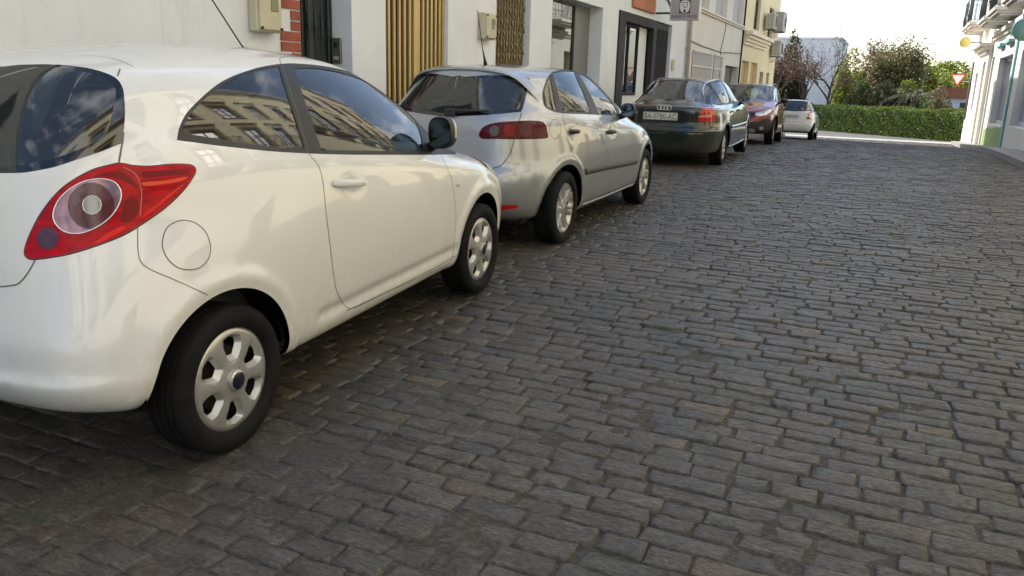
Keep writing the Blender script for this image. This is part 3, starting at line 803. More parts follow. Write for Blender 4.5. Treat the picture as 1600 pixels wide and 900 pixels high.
def facade(name, X, sgn, y0, y1, ztop, ops, m, label, thick=7.0, parapet=True, roof=None, base=None, bh=.5, zb=-3.2):
    """building whose street face is the plane x = X; sgn = +1 if the face looks towards +x. ops = (y0, y1, z0, z1, depth)"""
    mb = MB(); ys = sorted({y0, y1, *[o[0] for o in ops], *[o[1] for o in ops]}); zs = sorted({zb, ztop, *[o[2] for o in ops], *[o[3] for o in ops]})
    def q(p, mi=0):
        p = p if sgn > 0 else p[::-1]; mb.add(p, [(0, 1, 2, 3)], mi)
    for a, b_ in zip(ys[:-1], ys[1:]):
        for c, d in zip(zs[:-1], zs[1:]):
            my, mz = (a + b_) / 2, (c + d) / 2
            if any(o[0] < my < o[1] and o[2] < mz < o[3] for o in ops): continue
            q([(X, a, c), (X, b_, c), (X, b_, d), (X, a, d)])
    for o in ops:
        a, b_, c, d, dp = o[:5]; Xi = X - sgn * dp
        q([(X, a, c), (Xi, a, c), (Xi, a, d), (X, a, d)][::-1]); q([(X, b_, c), (Xi, b_, c), (Xi, b_, d), (X, b_, d)])
        q([(X, a, d), (X, b_, d), (Xi, b_, d), (Xi, a, d)]); q([(X, a, c), (X, b_, c), (Xi, b_, c), (Xi, a, c)][::-1])
    Xb = X - sgn * thick
    q([(X, y0, zb), (X, y0, ztop), (Xb, y0, ztop), (Xb, y0, zb)]); q([(X, y1, zb), (Xb, y1, zb), (Xb, y1, ztop), (X, y1, ztop)])
    q([(X, y0, ztop), (X, y1, ztop), (Xb, y1, ztop), (Xb, y0, ztop)]); q([(Xb, y0, zb), (Xb, y0, ztop), (Xb, y1, ztop), (Xb, y1, zb)])
    bm_ = empty(name, (0, 0, 0), label=label, cat='building')
    mb.build('wall', m, bm_)
    return bm_
def bx(name, a, b_, m, parent, bev=.004): return MB().box(a, b_, bev=bev).build(name, m, parent)
def window(parent, X, sgn, y0, y1, z0, z1, dp, frame_m, pane_m=None, bars=(1, 0), name='window', surround=None, hood=None, fr=.06, room=True):
    f = MB(); xi = X - sgn * dp
    x0, x1 = xi, xi + sgn * .05
    e = .002
    f.box((x0, y0 + e, z0 + e), (x1, y0 + fr, z1 - e)); f.box((x0, y1 - fr, z0 + e), (x1, y1 - e, z1 - e)); f.box((x0, y0 + fr, z1 - fr), (x1, y1 - fr, z1 - e)); f.box((x0, y0 + fr, z0 + e), (x1, y1 - fr, z0 + fr))
    nb, nh = bars
    for k in range(nb):
        c = y0 + (y1 - y0) * (k + 1) / (nb + 1); f.box((x0, c - .025, z0 + fr), (x1, c + .025, z1 - fr))
    for k in range(nh):
        c = z0 + (z1 - z0) * (k + 1) / (nh + 1); f.box((x0 + sgn * .003, y0 + fr, c - .018), (x1 - sgn * .003, y1 - fr, c + .018))
    o = f.build(name, frame_m, parent)
    p = MB(); xp = xi + sgn * .02; p.add([(xp, y0 + fr / 2, z0 + fr / 2), (xp, y1 - fr / 2, z0 + fr / 2), (xp, y1 - fr / 2, z1 - fr / 2), (xp, y0 + fr / 2, z1 - fr / 2)], [(0, 1, 2, 3)]); p.build('pane', pane_m or PANE, o)
    if room: r = MB(); xr = xi - sgn * .004; r.add([(xr, y0, z0), (xr, y1, z0), (xr, y1, z1), (xr, y0, z1)], [(0, 1, 2, 3)]); r.build('room_shade', DARKROOM, o)  # dark sheet standing in for the unlit room behind the pane
    if surround:
        s_ = MB(); w_, t = surround[1], .035; xs0, xs1 = X + sgn * .001, X + sgn * t
        s_.box((xs0, y0 - w_, z0 - .0), (xs1, y0 - .001, z1 + w_)); s_.box((xs0, y1 + .001, z0), (xs1, y1 + w_, z1 + w_)); s_.box((xs0, y0 - .001, z1 + .001), (xs1 - sgn * .003, y1 + .001, z1 + w_)); s_.box((xs0, y0 - w_ - .03, z0 - .07), (X + sgn * .07, y1 + w_ + .03, z0 - .001))
        s_.build('sill', surround[0], o)
    return o
IRON = mat('black wrought iron', (.018, .018, .02), .5, metal=.3)
def balcony(parent, X, sgn, y0, y1, z, dep=.65, m=STONE):
    mb = MB()
    mb.box((X + sgn * .001, y0, z - .10), (X + sgn * dep, y1, z), bev=.01); mb.box((X + sgn * .001, y0 + .06, z - .17), (X + sgn * (dep - .07), y1 - .06, z - .102)); mb.box((X + sgn * .001, y0 + .12, z - .24), (X + sgn * (dep - .16), y1 - .12, z - .172))
    b_ = mb.build('balcony', m, parent)
    r = MB(); xo = X + sgn * (dep - .05); zt = z + .98
    n = int((y1 - y0) / .12)
    for k in range(n + 1):
        y = y0 + .05 + (y1 - y0 - .1) * k / n
        r.tube([(xo, y, z + .05), (xo + sgn * .03, y, z + .35), (xo, y, z + .6), (xo, y, zt)], .008, 5, cap=False)
    m_ = int(dep / .12)
    for yy in (y0 + .05, y1 - .05):
        for k in range(m_ + 1): r.tube([(X + sgn * (dep - .05) * (k + .3) / (m_ + .3), yy, z + .05), (X + sgn * (dep - .05) * (k + .3) / (m_ + .3), yy, zt)], .008, 5, cap=False)
        r.box((X + sgn * .002, yy - .015, zt), (xo, yy + .015, zt + .02)); r.box((X + sgn * .002, yy - .012, z + .05), (xo, yy + .012, z + .065))
    r.box((xo - .016, y0 + .035, zt + .001), (xo + .016, y1 - .035, zt + .024)); r.box((xo - .012, y0 + .04, z + .05), (xo + .012, y1 - .04, z + .066)); r.box((xo - .01, y0 + .04, zt - .16), (xo + .01, y1 - .04, zt - .148))
    for k in range(n):
        y = y0 + .05 + (y1 - y0 - .1) * (k + .5) / n
        if k % 2 == 0: r.tube([(xo, y + .045 * cos(a), zt - .08 + .045 * sin(a)) for a in np.linspace(0, 2 * PI, 11)], .005, 4, cap=False)
    r.build('railing', IRON, b_); return b_
def moulding(parent, X, sgn, y0, y1, z, steps, m, name='cornice'):
    mb = MB(); zz = z
    for k, (h, d) in enumerate(steps): mb.box((X + sgn * .001, y0 - d * .5 * (k > 0), zz), (X + sgn * d, y1 + d * .5 * (k > 0), zz + h - .002)); zz += h
    return mb.build(name, m, parent)
W = -4.9
def to_mesh_text(name, s_, size, depth, m, parent=None, M=None, align='CENTER', sx=1.0):
    cu = bpy.data.curves.new('t', 'FONT'); cu.body = s_; cu.size = size; cu.extrude = depth; cu.align_x = align; cu.align_y = 'CENTER'; cu.space_character = 1.05
    o = bpy.data.objects.new('t', cu); COL.objects.link(o); dg = bpy.context.evaluated_depsgraph_get(); dg.update()
    me = bpy.data.meshes.new_from_object(o.evaluated_get(dg)); bpy.data.objects.remove(o); bpy.data.curves.remove(cu)
    me.name = name; me.transform(Matrix.Diagonal((sx, 1, 1, 1)))
    if M is not None: me.transform(M)
    me.materials.clear(); return link(name, me, parent, [m])

# near white house, left side of the street
ops = [(6.05, 6.824, .0, 2.85, .283), (7.418, 8.732, -.1, 2.95, .10), (10.016, 11.123, -.1, 2.95, .14), (11.944, 14.288, .55, 2.78, .40), (15.20, 19.215, -.3, 2.84, .55)]
hw = facade('white_house', W, 1, -14, 20.9, 7.6, ops + [(-1.2, -.1, 3.9, 5.9, .2), (3.4, 4.5, 3.9, 5.9, .2), (8.6, 9.7, 3.9, 5.9, .2), (13.6, 14.7, 3.9, 5.9, .2), (17.8, 18.9, 3.9, 5.9, .2)], WHITE, 'long white rendered house behind the near cars, with gated doorways and a shop window')
moulding(hw, W, 1, -14, 20.9, 7.4, [(.10, .08), (.09, .16), (.08, .26)], WHITE)
for y in (-1.2, 3.4, 8.6, 13.6, 17.8): window(hw, W, 1, y, y + 1.1, 3.9, 5.9, .18, DGREY, surround=(WHITE, .12))
# brick surround of the first doorway
BRICK = mat('red brick slips', (.30, .075, .045), .75, var=.3, vscale=7, bump=.3, bscale=60)
mb = MB(); z = -.3; k = 0
mb2 = MB()
while z < 2.98:
    wd = .265 if (k // 2) % 2 == 1 else .125
    mb.box((W + .001, 6.045 - wd, z + .006), (W + .016, 6.042, z + .083), bev=.003); z += .089; k += 1
for j in range(-1, 9): mb.box((W + .001, 6.05 + j * .098, 2.99), (W + .018, 6.05 + j * .098 + .09, 3.2), bev=.003)
mb.build('brick_surround', BRICK, hw)
# iron door
IR2 = mat('dark blue green iron', (.022, .032, .038), .42, metal=.3, var=.2)
def iron_door(parent, y0, y1, z0, z1, x):
    f = MB(); f.box((x - .03, y0 + .002, z0), (x, y1 - .002, z1), bev=0); d = f.build('door', mat('dark door sheet', (.03, .042, .048), .35, var=.2), parent)
    b_ = MB(); 
    for y in (y0 + .03, y1 - .03, (y0 + y1) / 2 + .02): b_.box((x + .002, y - .028, z0), (x + .03, y + .028, z1), bev=.004)
    n = 7
    for k in range(n):
        y = y0 + .09 + (y1 - y0 - .18) * k / (n - 1); c = []; rr = []
        for z in np.arange(z0, z1, .02):
            c.append((x + .045, y, z)); u = (z - 1.93) / .05; rr.append(.0085 + .011 * math.exp(-u * u) + .007 * math.exp(-((z - 1.84) / .018) ** 2) + .007 * math.exp(-((z - 2.02) / .018) ** 2))
        b_.tube(c, rr, 8, cap=False)
    b_.build('grille_bars', IR2, d); return d
iron_door(hw, 6.05, 6.824, 0, 2.85, W - .26)
# gold slatted door
GOLD = mat('gold anodised slats', (.50, .37, .16), .42, metal=.45, var=.22, vscale=5, stretch=(1, 1, .15))
BRONZE = mat('bronze slats', (.27, .22, .13), .45, metal=.5, var=.3, vscale=6, stretch=(1, 1, .2))
f = MB(); x = W - .09; f.box((x - .02, 7.42, -.1), (x - .001, 8.73, 2.95), 0); d = f.build('door', mat('brown backing', (.03, .022, .014), .6), hw)
f = MB(); n = 9
for (a, b_) in ((7.425, 8.05), (8.14, 8.70)):
    k = 6
    for i in range(k): 
        c = a + (b_ - a) * (i + .5) / k; f.box((x, c - .024, -.1), (x + .03, c + .014, 2.93), bev=.004); f.box((x + .0, c + .016, -.1), (x + .018, c + .024, 2.93), bev=.0)
f.box((x, 8.05, -.1), (x + .045, 8.14, 2.94), bev=.005); f.box((x, 8.695, -.1), (x + .04, 8.728, 2.94), bev=.004); f.build('slats', GOLD, d)
# folding scissor gate
x = W - .12; f = MB(); f.box((x - .02, 10.018, -.1), (x - .01, 11.12, 2.95)); d = f.build('gate', mat('dark gate backing', (.02, .017, .012), .8), hw)
f = MB(); ys = np.linspace(10.04, 11.09, 13)
for y in ys: f.box((x + .002, y - .017, -.1), (x + .03, y + .017, 2.93), bev=.003)
for i in range(0, 12):
    for z in np.arange(-.1, 2.8, .30):
        zz = z + (.15 if i % 2 else 0)
        f.tube([(x + .038, ys[i], zz), (x + .038, ys[i + 1], zz + .15)], .009, 5); f.tube([(x + .046, ys[i], zz + .15), (x + .046, ys[i + 1], zz)], .009, 5)
f.build('lattice', BRONZE, d)
# shop window with grey shutter jamb
x = W - .30
window(hw, W, 1, 11.95, 13.50, .56, 2.77, .26, DGREY, glass('clear shop glass', (.22, .24, .24), refl=1.3), bars=(0, 0), fr=.035)
bx('shutter_jamb', (W - .395, 13.505, .552), (W - .24, 14.286, 2.778), mat('mid grey painted metal', (.16, .165, .18), .5), hw)
# black framed shop front with a deep pale porch
BLKW = mat('black painted wood', (.012, .012, .014), .7, var=.3, vscale=10, stretch=(1, 1, .3))
f = MB()
f.box((W - .10, 15.205, -.29), (W + .03, 15.62, 2.83), bev=.004); f.box((W - .10, 17.62, -.29), (W + .02, 17.86, 2.83), bev=.004); f.box((W - .09, 15.62, 2.66), (W + .025, 17.62, 2.835), bev=.004)
f.build('shop_front_frame', BLKW, hw)
f = MB(); f.box((W - .545, 15.625, -.29), (W - .14, 17.6, 1.28)); f.box((W - .20, 17.0, 1.28), (W - .13, 17.6, 2.65)); f.build('shop_front_sill', WHITE, hw)
window(hw, W, 1, 15.625, 16.98, 1.29, 2.655, .16, BLKW, glass('clear shop glass', (.22, .24, .24)), bars=(1, 0), fr=.05, name='display_window')
f = MB(); f.box((W - .12, 17.865, -.29), (W - .05, 19.1, 2.83)); d = f.build('door', BLKW, hw)
f = MB()
for k in range(14):
    f.tube([(W - .035, 17.95 + .082 * k, -.2), (W - .035, 17.95 + .082 * k, 2.7)], .008, 5)
f.build('grille_bars', IRON, d)
# second house, cream
ops2 = [(21.45, 23.87, .9, 2.40, .14), (24.2, 25.4, .9, 2.40, .14), (26.05, 28.3, -.6, 2.18, .25), (21.8, 23.0, 3.50, 5.2, .25), (23.85, 25.55, 3.50, 5.2, .25), (26.5, 28.3, 3.50, 5.2, .25)]
h2 = facade('cream_house', W, 1, 20.904, 28.55, 8.2, ops2, CREAM, 'cream rendered house with white window grates and a dark garage door')
moulding(h2, W, 1, 20.95, 28.5, 3.37, [(.05, .06), (.05, .10)], CREAM, 'ledge'); moulding(h2, W, 1, 20.95, 28.5, 8.0, [(.1, .1), (.1, .22)], CREAM)
LAV = mat('lilac grey shutters', (.42, .41, .43), .6, var=.1)
for o in ops2[3:]: bx('shutter', (W - .20, o[0] + .002, o[2] + .002), (W - .15, (o[0] + o[1]) / 2 - .01, o[3] - .002), LAV, h2); bx('shutter', (W - .20, (o[0] + o[1]) / 2 + .01, o[2] + .002), (W - .15, o[1] - .002, o[3] - .002), LAV, h2)
for o in ops2[:2]:
    f = MB(); f.box((W - .13, o[0], o[2]), (W - .12, o[1], o[3])); wd = f.build('window', mat('dusty pane', (.17, .17, .17), .2), h2)
    f = MB(); n = int((o[1] - o[0]) / .13)
    for k in range(n + 1): y = o[0] + .03 + (o[1] - o[0] - .06) * k / n; f.tube([(W + .03, y, o[2] - .05), (W + .03, y, o[3] + .03)], .016, 6)
    for z in np.linspace(o[2], o[3], 5): f.box((W + .012, o[0], z - .02), (W + .05, o[1], z + .02))
    f.build('window_grate', mat('white painted iron', (.62, .62, .60), .6), wd)
bx('garage_door', (W - .24, 26.055, -.6), (W - .20, 28.29, 2.17), mat('dark grey garage door', (.06, .062, .065), .5, var=.2), h2)
# third house, yellow
ops3 = [(28.95, 30.42, -.6, 2.43, .22), (30.85, 32.36, -.6, 2.43, .22), (33.15, 34.05, 1.0, 2.16, .2), (34.9, 35.65, 1.0, 2.16, .2), (30.5, 31.8, 3.55, 5.6, .2), (34.0, 35.2, 3.2, 4.6, .2)]
h3 = facade('yellow_house', W, 1, 28.554, 37.0, 8.6, ops3, wallmat('butter yellow render', (.80, .70, .46)), 'butter yellow house at the far left with ochre doors and three air conditioners')
for o in ops3[:2]: bx('door', (W - .2, o[0] + .002, -.6), (W - .14, o[1] - .002, 2.42), mat('ochre painted door', (.50, .34, .12), .6, var=.15), h3)
for o in ops3[2:4]: window(h3, W, 1, o[0], o[1], o[2], o[3], .15, DGREY)
for o in ops3[4:]: window(h3, W, 1, o[0], o[1], o[2], o[3], .15, mat('green grey shutter', (.06, .075, .07), .6), bars=(1, 3))
moulding(h3, W, 1, 28.75, 33.6, 2.95, [(.10, .07), (.10, .14), (.10, .22), (.12, .32)], mat('cream moulding', (.80, .74, .58), .8, var=.1))
moulding(h3, W, 1, 28.6, 36.9, 8.4, [(.1, .1), (.1, .24)], STONE)
def ac_unit(y, z, label, w_=.8, h=.6):
    e = empty('air_conditioner', (W, y, z), label=label, cat='air conditioner', group='air conditioners on the yellow house')
    m = mat('off white enamel', (.55, .53, .48), .5, var=.12)
    MB().box((.10, -w_ / 2, -h / 2), (.42, w_ / 2, h / 2), bev=.02).build('casing', m, e)
    f = MB()
    for k in range(11): zz = -h / 2 + .06 + k * (h - .12) / 10; f.box((.421, -w_ / 2 + .05, zz - .012), (.432, w_ / 2 - .05, zz + .006)); f.box((.13, -w_ / 2 - .008, zz - .012), (.39, -w_ / 2 - .001, zz + .004))
    f.build('louvres', mat('louvre shade', (.30, .29, .26), .6), e)
    f = MB(); f.lathe([(.2, 0), (.2, .012), (.185, .012), (.05, .02), (.001, .02)], 24, axis='X', M=Matrix.Translation((.434, .08, 0))); f.build('fan_grille', DGREY, e)
    f = MB()
    for s_ in (-1, 1): MB().box((.002, s_ * .28 - .015, -h / 2 - .03), (.40, s_ * .28 + .015, -h / 2 - .004)).tube([(.01, s_ * .28, -h / 2 - .25), (.36, s_ * .28, -h / 2 - .02)], .01, 6).build('bracket', DGREY, e)
    return e
ac_unit(33.0, 3.98, 'smaller upper air conditioner nearest the dark shutter of the yellow house', .8, .55)
ac_unit(35.6, 4.15, 'tall air conditioner at the far upper corner of the yellow house', 1.0, .75)
ac_unit(35.4, 3.12, 'lower air conditioner below the other two on the yellow house', .85, .6)
# things fixed to the left walls
def meter(y0, y1, z0, z1, label, glass_=True):
    e = empty('meter_box', (W, (y0 + y1) / 2, z0), label=label, cat='meter box')
    m = mat('beige meter plastic', (.50, .47, .34), .5, var=.1, vscale=4); h = z1 - z0; w_ = y1 - y0
    MB().box((.001, -w_ / 2, 0), (.10, w_ / 2, h), bev=.012).build('box', m, e)
    MB().box((.10, -w_ / 2 + .015, .015), (.118, w_ / 2 - .015, h - .015), bev=.008).build('cover', m, e)
    MB().box((.119, 0, h * .40), (.124, w_ * .30, h * .78), bev=.002).build('inspection_window', mat('dull olive glass', (.12, .12, .08), .25, coat=.5), e)
    f = MB()
    for s_ in (-1, 1):
        for zz in (.03, h - .03): MB().lathe([(.012, 0), (.012, .014), (.001, .015)], 12, axis='X', M=Matrix.Translation((.118, s_ * (w_ / 2 - .03), zz)), mi=0).build('bolt', DARKM, e)
meter(5.395, 5.69, 1.80, 2.22, 'large beige meter box on the white wall left of the brick quoins')
meter(9.495, 9.81, 1.98, 2.30, 'small beige meter box on the white wall between the two golden gates')
e = empty('intercom', (W - .17, 6.822, 1.70), label='grey intercom panel with camera eye beside the iron door', cat='intercom')
MB().box((-.055, -.03, -.11), (.055, -.001, .13), bev=.006).build('panel', mat('grey intercom metal', (.16, .17, .175), .35, metal=.5), e)
f = MB(); f.lathe([(.024, 0), (.024, .01), (.016, .012), (.001, .008)], 20, axis='Y', M=Matrix.Translation((0, -.031, .065)) @ Matrix.Scale(-1, 4, (0, 1, 0))); f.build('camera_eye', DARKM, e)
MB().box((-.03, -.038, -.075), (.03, -.031, -.045), bev=.002).build('call_button', mat('pale button', (.45, .45, .44), .4), e)
# terracotta plaque, hanging shop sign
pq = MB().box((W + .001, 15.95, 2.95), (W + .06, 17.5, 3.7), bev=.01).build('plaque', mat('terracotta plaque', (.40, .15, .075), .7, var=.25, vscale=3), None)
tag(pq, 'terracotta coloured plaque above the black framed shop front', 'plaque')
def shop_sign():
    c0 = pxY(1044, 30, 17.6); 
    xa, xb = W + .16, W + .16 + .86; y = 17.75
    a = pxY(1047, 30, y); b_ = pxY(1093, 32, y); xa, xb = a.x, b_.x; w_ = xb - xa; zb = b_.z - .0
    e = empty('hanging_sign', ((xa + xb) / 2, y, zb), label='grey projecting shop sign with a white bear logo and dark letters', cat='shop sign')
    hh = w_ * .98
    MB().box((-w_ / 2, -.06, 0), (w_ / 2, .06, hh), bev=.01).build('sign_box', mat('white sign frame', (.62, .62, .62), .4), e)
    MB().box((-w_ / 2 + .02, -.066, .02), (w_ / 2 - .02, -.0605, hh - .02)).build('sign_face', mat('grey sign face', (.36, .36, .38), .5), e)
    ink = mat('dark blue ink', (.02, .025, .05), .6); wh = mat('white ink', (.72, .72, .74), .6)
    R9 = Matrix.Rotation(PI / 2, 4, 'X')
    T = lambda x, z, d=0: Matrix.Translation((x, -.068 - d, z)) @ R9
    to_mesh_text('lettering', 'LANAS E HILOS', w_ * .125, .001, ink, e, T(0, hh * .125), sx=.92)
    to_mesh_text('lettering', 'OSO BLANCO', w_ * .155, .001, ink, e, T(0, hh * .87), sx=.92)
    s_ = w_ * .36
    MB().box((-s_ / 2, -.070, hh * .22), (s_ / 2, -.067, hh * .22 + s_ * 1.25)).build('logo', ink, e)
    f = MB(); cz = hh * .22 + s_ * .66; 
    def blob(pts, d, m_i): f.add([(x * s_, -.071 - d, cz + z * s_) for x, z in pts] , [tuple(range(len(pts)))], m_i)
    ell = lambda cx, cy, rx, rz, n=20: [(cx + rx * cos(t), cy + rz * sin(t)) for t in np.linspace(0, 2 * PI, n, endpoint=False)]
    blob([(-.36, -.5), (-.46, -.1), (-.44, .28), (-.30, .46), (-.12, .50), (.12, .50), (.30, .46), (.44, .28), (.46, -.1), (.36, -.5), (.14, -.6), (-.14, -.6)], 0, 0)
    blob([(-.25, .40), (-.27, .12), (-.13, -.12), (0, -.2), (.13, -.12), (.27, .12), (.25, .40), (.1, .33), (-.1, .33)], .0012, 1)
    blob([(-.20, .33), (-.21, .12), (-.09, -.08), (0, -.14), (.09, -.08), (.21, .12), (.20, .33), (.1, .27), (-.1, .27)], .0024, 0)
    blob(ell(-.085, .12, .025, .025, 10), .0036, 1); blob(ell(.085, .12, .025, .025, 10), .0036, 1); blob([(-.05, -.02), (.05, -.02), (0, -.09)], .0036, 1); blob([(-.16, -.55), (-.03, -.25), (.03, -.25), (.16, -.55)], .0012, 1)
    f.build('bear_emblem', [wh, ink], e)
    MB().tube([(W - e.location.x + .0, 0, hh - .1), (-w_ / 2, 0, hh - .1)], .02, 8).tube([(W - e.location.x, 0, .15), (-w_ / 2, 0, .15)], .02, 8).build('bracket', IRON, e)
shop_sign()
tag(MB().box((W + .001, 19.36, 1.86), (W + .06, 19.55, 2.10), bev=.01).build('doorbell_box', mat('cream plastic', (.55, .52, .42), .5), None), 'small cream bell box on the wall right of the black shop door', 'bell box')
dp = MB(); dp.tube([(W + .07, 20.7, -.2), (W + .07, 20.7, 3.1), (W + .07, 20.75, 3.6), (W + .07, 20.75, 8.0)], .045, 10); dp.tube([(W + .07, 20.85, -.2), (W + .07, 20.85, 7)], .02, 8)
for z in (.8, 2.4, 4.2, 6.0): dp.box((W + .002, 20.64, z), (W + .12, 20.76, z + .03))
tag(dp.build('downpipe', mat('grey painted pipe', (.33, .32, .30), .6, var=.15), None), 'grey downpipe between the white house and the cream house', 'downpipe')
cb = MB()
def cable(p, r=.011): cb.tube([(W + .03, y, z) for y, z in p], r, 5, cap=False)
cable([(20.9, 2.62), (22.5, 2.55), (24.5, 2.52), (25.0, 2.5), (26, 2.55), (28.4, 2.62)]); cable([(24.9, 2.5), (25.3, 3.0), (25.4, 3.2), (25.4, 3.36)]); cable([(25.0, 2.5), (25.1, 1.9), (25.15, 1.4)]); cable([(28.45, 0), (28.45, 2.3), (28.5, 3.3), (28.5, 5)], .03); cable([(18.0, 3.5), (19, 3.2), (20, 3.08), (21, 3.3), (22, 3.40), (24, 3.42), (28.4, 3.44)], .02)
tag(cb.build('wall_cables', DARKM, None), 'dark cables clipped along the cream house wall', 'cables')

# ------------------------------------------------------------------ right side of the street
RX = 2.9; Z0 = 4.1
def right_house(y0, y1, top, m, label, wins, doors, trim=STONE, rail=True):
    top += 2.6; ops = [(a, a + 1.15, Z0, Z0 + 2.3, .22) for a in wins] + [(a, a + 1.15, Z0 + 3.3, Z0 + 5.0, .22) for a in wins] + [(a, a + w_, -.6 + G(y0), h, .25) for a, w_, h in doors]
    h = facade('town_house', RX, -1, y0, y1, top, ops, m, label)
    for a in wins:
        window(h, RX, -1, a, a + 1.15, Z0, Z0 + 2.3, .2, mat('brown shutters', (.10, .06, .035), .6), bars=(1, 2), surround=(trim, .14)); balcony(h, RX, -1, a - .3, a + 1.45, Z0 - .02)
        moulding(h, RX, -1, a - .2, a + 1.35, Z0 + 2.53, [(.07, .08), (.06, .14)], trim, 'window_hood')
    for a in wins:
        window(h, RX, -1, a, a + 1.15, Z0 + 3.3, Z0 + 5.0, .2, mat('brown shutters', (.10, .06, .035), .6), bars=(1, 2), surround=(trim, .14)); moulding(h, RX, -1, a - .2, a + 1.35, Z0 + 5.2, [(.07, .08), (.06, .14)], trim, 'window_hood')
    for a, w_, hh in doors: bx('door', (RX + .24, a + .002, -.6 + G(y0)), (RX + .2, a + w_ - .002, hh - .002), mat('brown wood door', (.12, .06, .03), .5, var=.3), h)
    moulding(h, RX, -1, y0 + .05, y1 - .05, Z0 - .6, [(.07, .05), (.06, .08)], trim, 'string_course')
    moulding(h, RX, -1, y0 + .1, y1 - .1, top - .55, [(.12, .05), (.10, .12), (.10, .22), (.10, .32)], trim)
    return h
OCH = wallmat('brown ochre moulding', (.42, .30, .17))
right_house(-13, -2.0, 8.9, CREAM, 'cream town house across the street, behind the viewer', [-11, -7.6, -4.2], [(-9.5, 1.0, 2.2), (-5.9, 1.2, 2.3)])
right_house(-1.996, 9.4, 8.5, YELL, 'pale yellow town house with brown mouldings across from the nearest white car', [-1.2, 2.2, 5.4, 7.9], [(.4, 1.1, 2.3), (3.8, 1.2, 2.4), (6.7, 1.0, 2.2)], OCH)
right_house(9.404, 17.0, 8.7, wallmat('honey yellow render', (.80, .70, .44)), 'honey yellow town house with iron balconies across from the grey car', [10.2, 12.8, 15.4], [(11.7, 1.1, 2.4), (14.2, 1.1, 2.4)])
right_house(17.004, 22.0, 8.4, YELL2, 'ochre town house next to the mural shop', [17.8, 20.3], [(19.0, 1.1, 2.4)])
# mural shop
TEAL = mat('teal paint', (.17, .36, .36), .55, var=.15)
gsh = facade('mural_shop', RX, -1, 22.004, 34.6, 8.0, [(23.0, 26.4, .72, 2.72, .3), (28.3, 31.9, .62, 2.72, .3), (33.6, 34.35, -.9, 2.85, .3)], wallmat('pale grey cream render', (.60, .60, .55)), 'pale shop building with painted grass, teal pilasters and a wide lilac window')
window(gsh, RX, -1, 23.0, 26.4, .72, 2.72, .25, mat('lilac grey frame', (.38, .36, .42), .5), bars=(1, 0), fr=.12)
f = window(gsh, RX, -1, 28.3, 31.9, .62, 2.72, .25, mat('lilac grey frame', (.38, .36, .42), .5), bars=(1, 0), fr=.12)
bx('door', (RX + .28, 33.602, -.9), (RX + .22, 34.348, 2.84), mat('ochre wood door', (.45, .32, .14), .6, var=.2), gsh)
for y in (22.2, 27.4): bx('pilaster', (RX - .05, y, -.3), (RX - .001, y + .28, 3.2), TEAL, gsh)
mbb = MB(); n = 160; ys = np.linspace(27.75, 33.45, n); prev = None
vs = []; 
for i, y in enumerate(ys):
    hgt = .42 + .10 * MN.noise(Vector((y * 2, 0, 0))) + (.09 * random.random()); vs += [(RX - .004, y, G(y) + .1), (RX - .004, y, G(y) + .13 + hgt + .1)]
mbb.add(vs, [(2 * i, 2 * i + 1, 2 * i + 3, 2 * i + 2) for i in range(n - 1)]); mbb.build('painted_grass', mat('painted green grass', (.16, .27, .06), .7, var=.35, vscale=14, stretch=(1, 5, 1)), gsh)
for y in (28.6, 30.9): moulding(gsh, RX, -1, y, y + 1.0, 3.0, [(.05, .10), (.10, .16)], TEAL, 'teal_hood')  # small teal awnings over the wide window, no lamps under them
moulding(gsh, RX, -1, 22.1, 34.5, 3.42, [(.10, .08), (.12, .16)], STONE, 'string_course')
for y in (24.0, 28.0, 31.4): balcony(gsh, RX, -1, y, y + 2.4, 4.0, .7)
ch = facade('corner_house', RX - .12, -1, 34.604, 41.6, 8.0, [(35.2, 36.3, -.9, 2.75, .3), (36.2 + 1.6, 38.9, .9, 2.4, .2), (36.4, 37.5, 4.25, 6.3, .2), (39, 40.1, 4.25, 6.3, .2)], wallmat('sunlit white render', (.80, .77, .70)), 'sunlit white corner house at the far end of the right side')
bx('door', (RX + .14, 35.202, -.9), (RX + .10, 36.298, 2.74), mat('ochre wood door', (.45, .32, .14), .6, var=.2), ch)
window(ch, RX - .12, -1, 37.8, 38.9, .9, 2.4, .15, DGREY)
for y in (36.4, 39.0): window(ch, RX - .12, -1, y, y + 1.1, 4.25, 6.3, .15, mat('brown shutters', (.10, .06, .035), .6)); balcony(ch, RX - .12, -1, y - .4, y + 1.5, 4.2, .7)
moulding(ch, RX - .12, -1, 34.7, 38.2, 3.0, [(.12, .10), (.12, .22), (.12, .36)], STONE); moulding(ch, RX - .12, -1, 34.7, 41.5, 7.4, [(.12, .10), (.12, .22), (.12, .36)], STONE)
mbb = MB().tube([(RX - .16, 40.5, .5), (RX - .16, 40.5, 2.9)], .05, 8); mbb.build('drainpipe', mat('brown drain pipe', (.10, .07, .06), .6), ch)
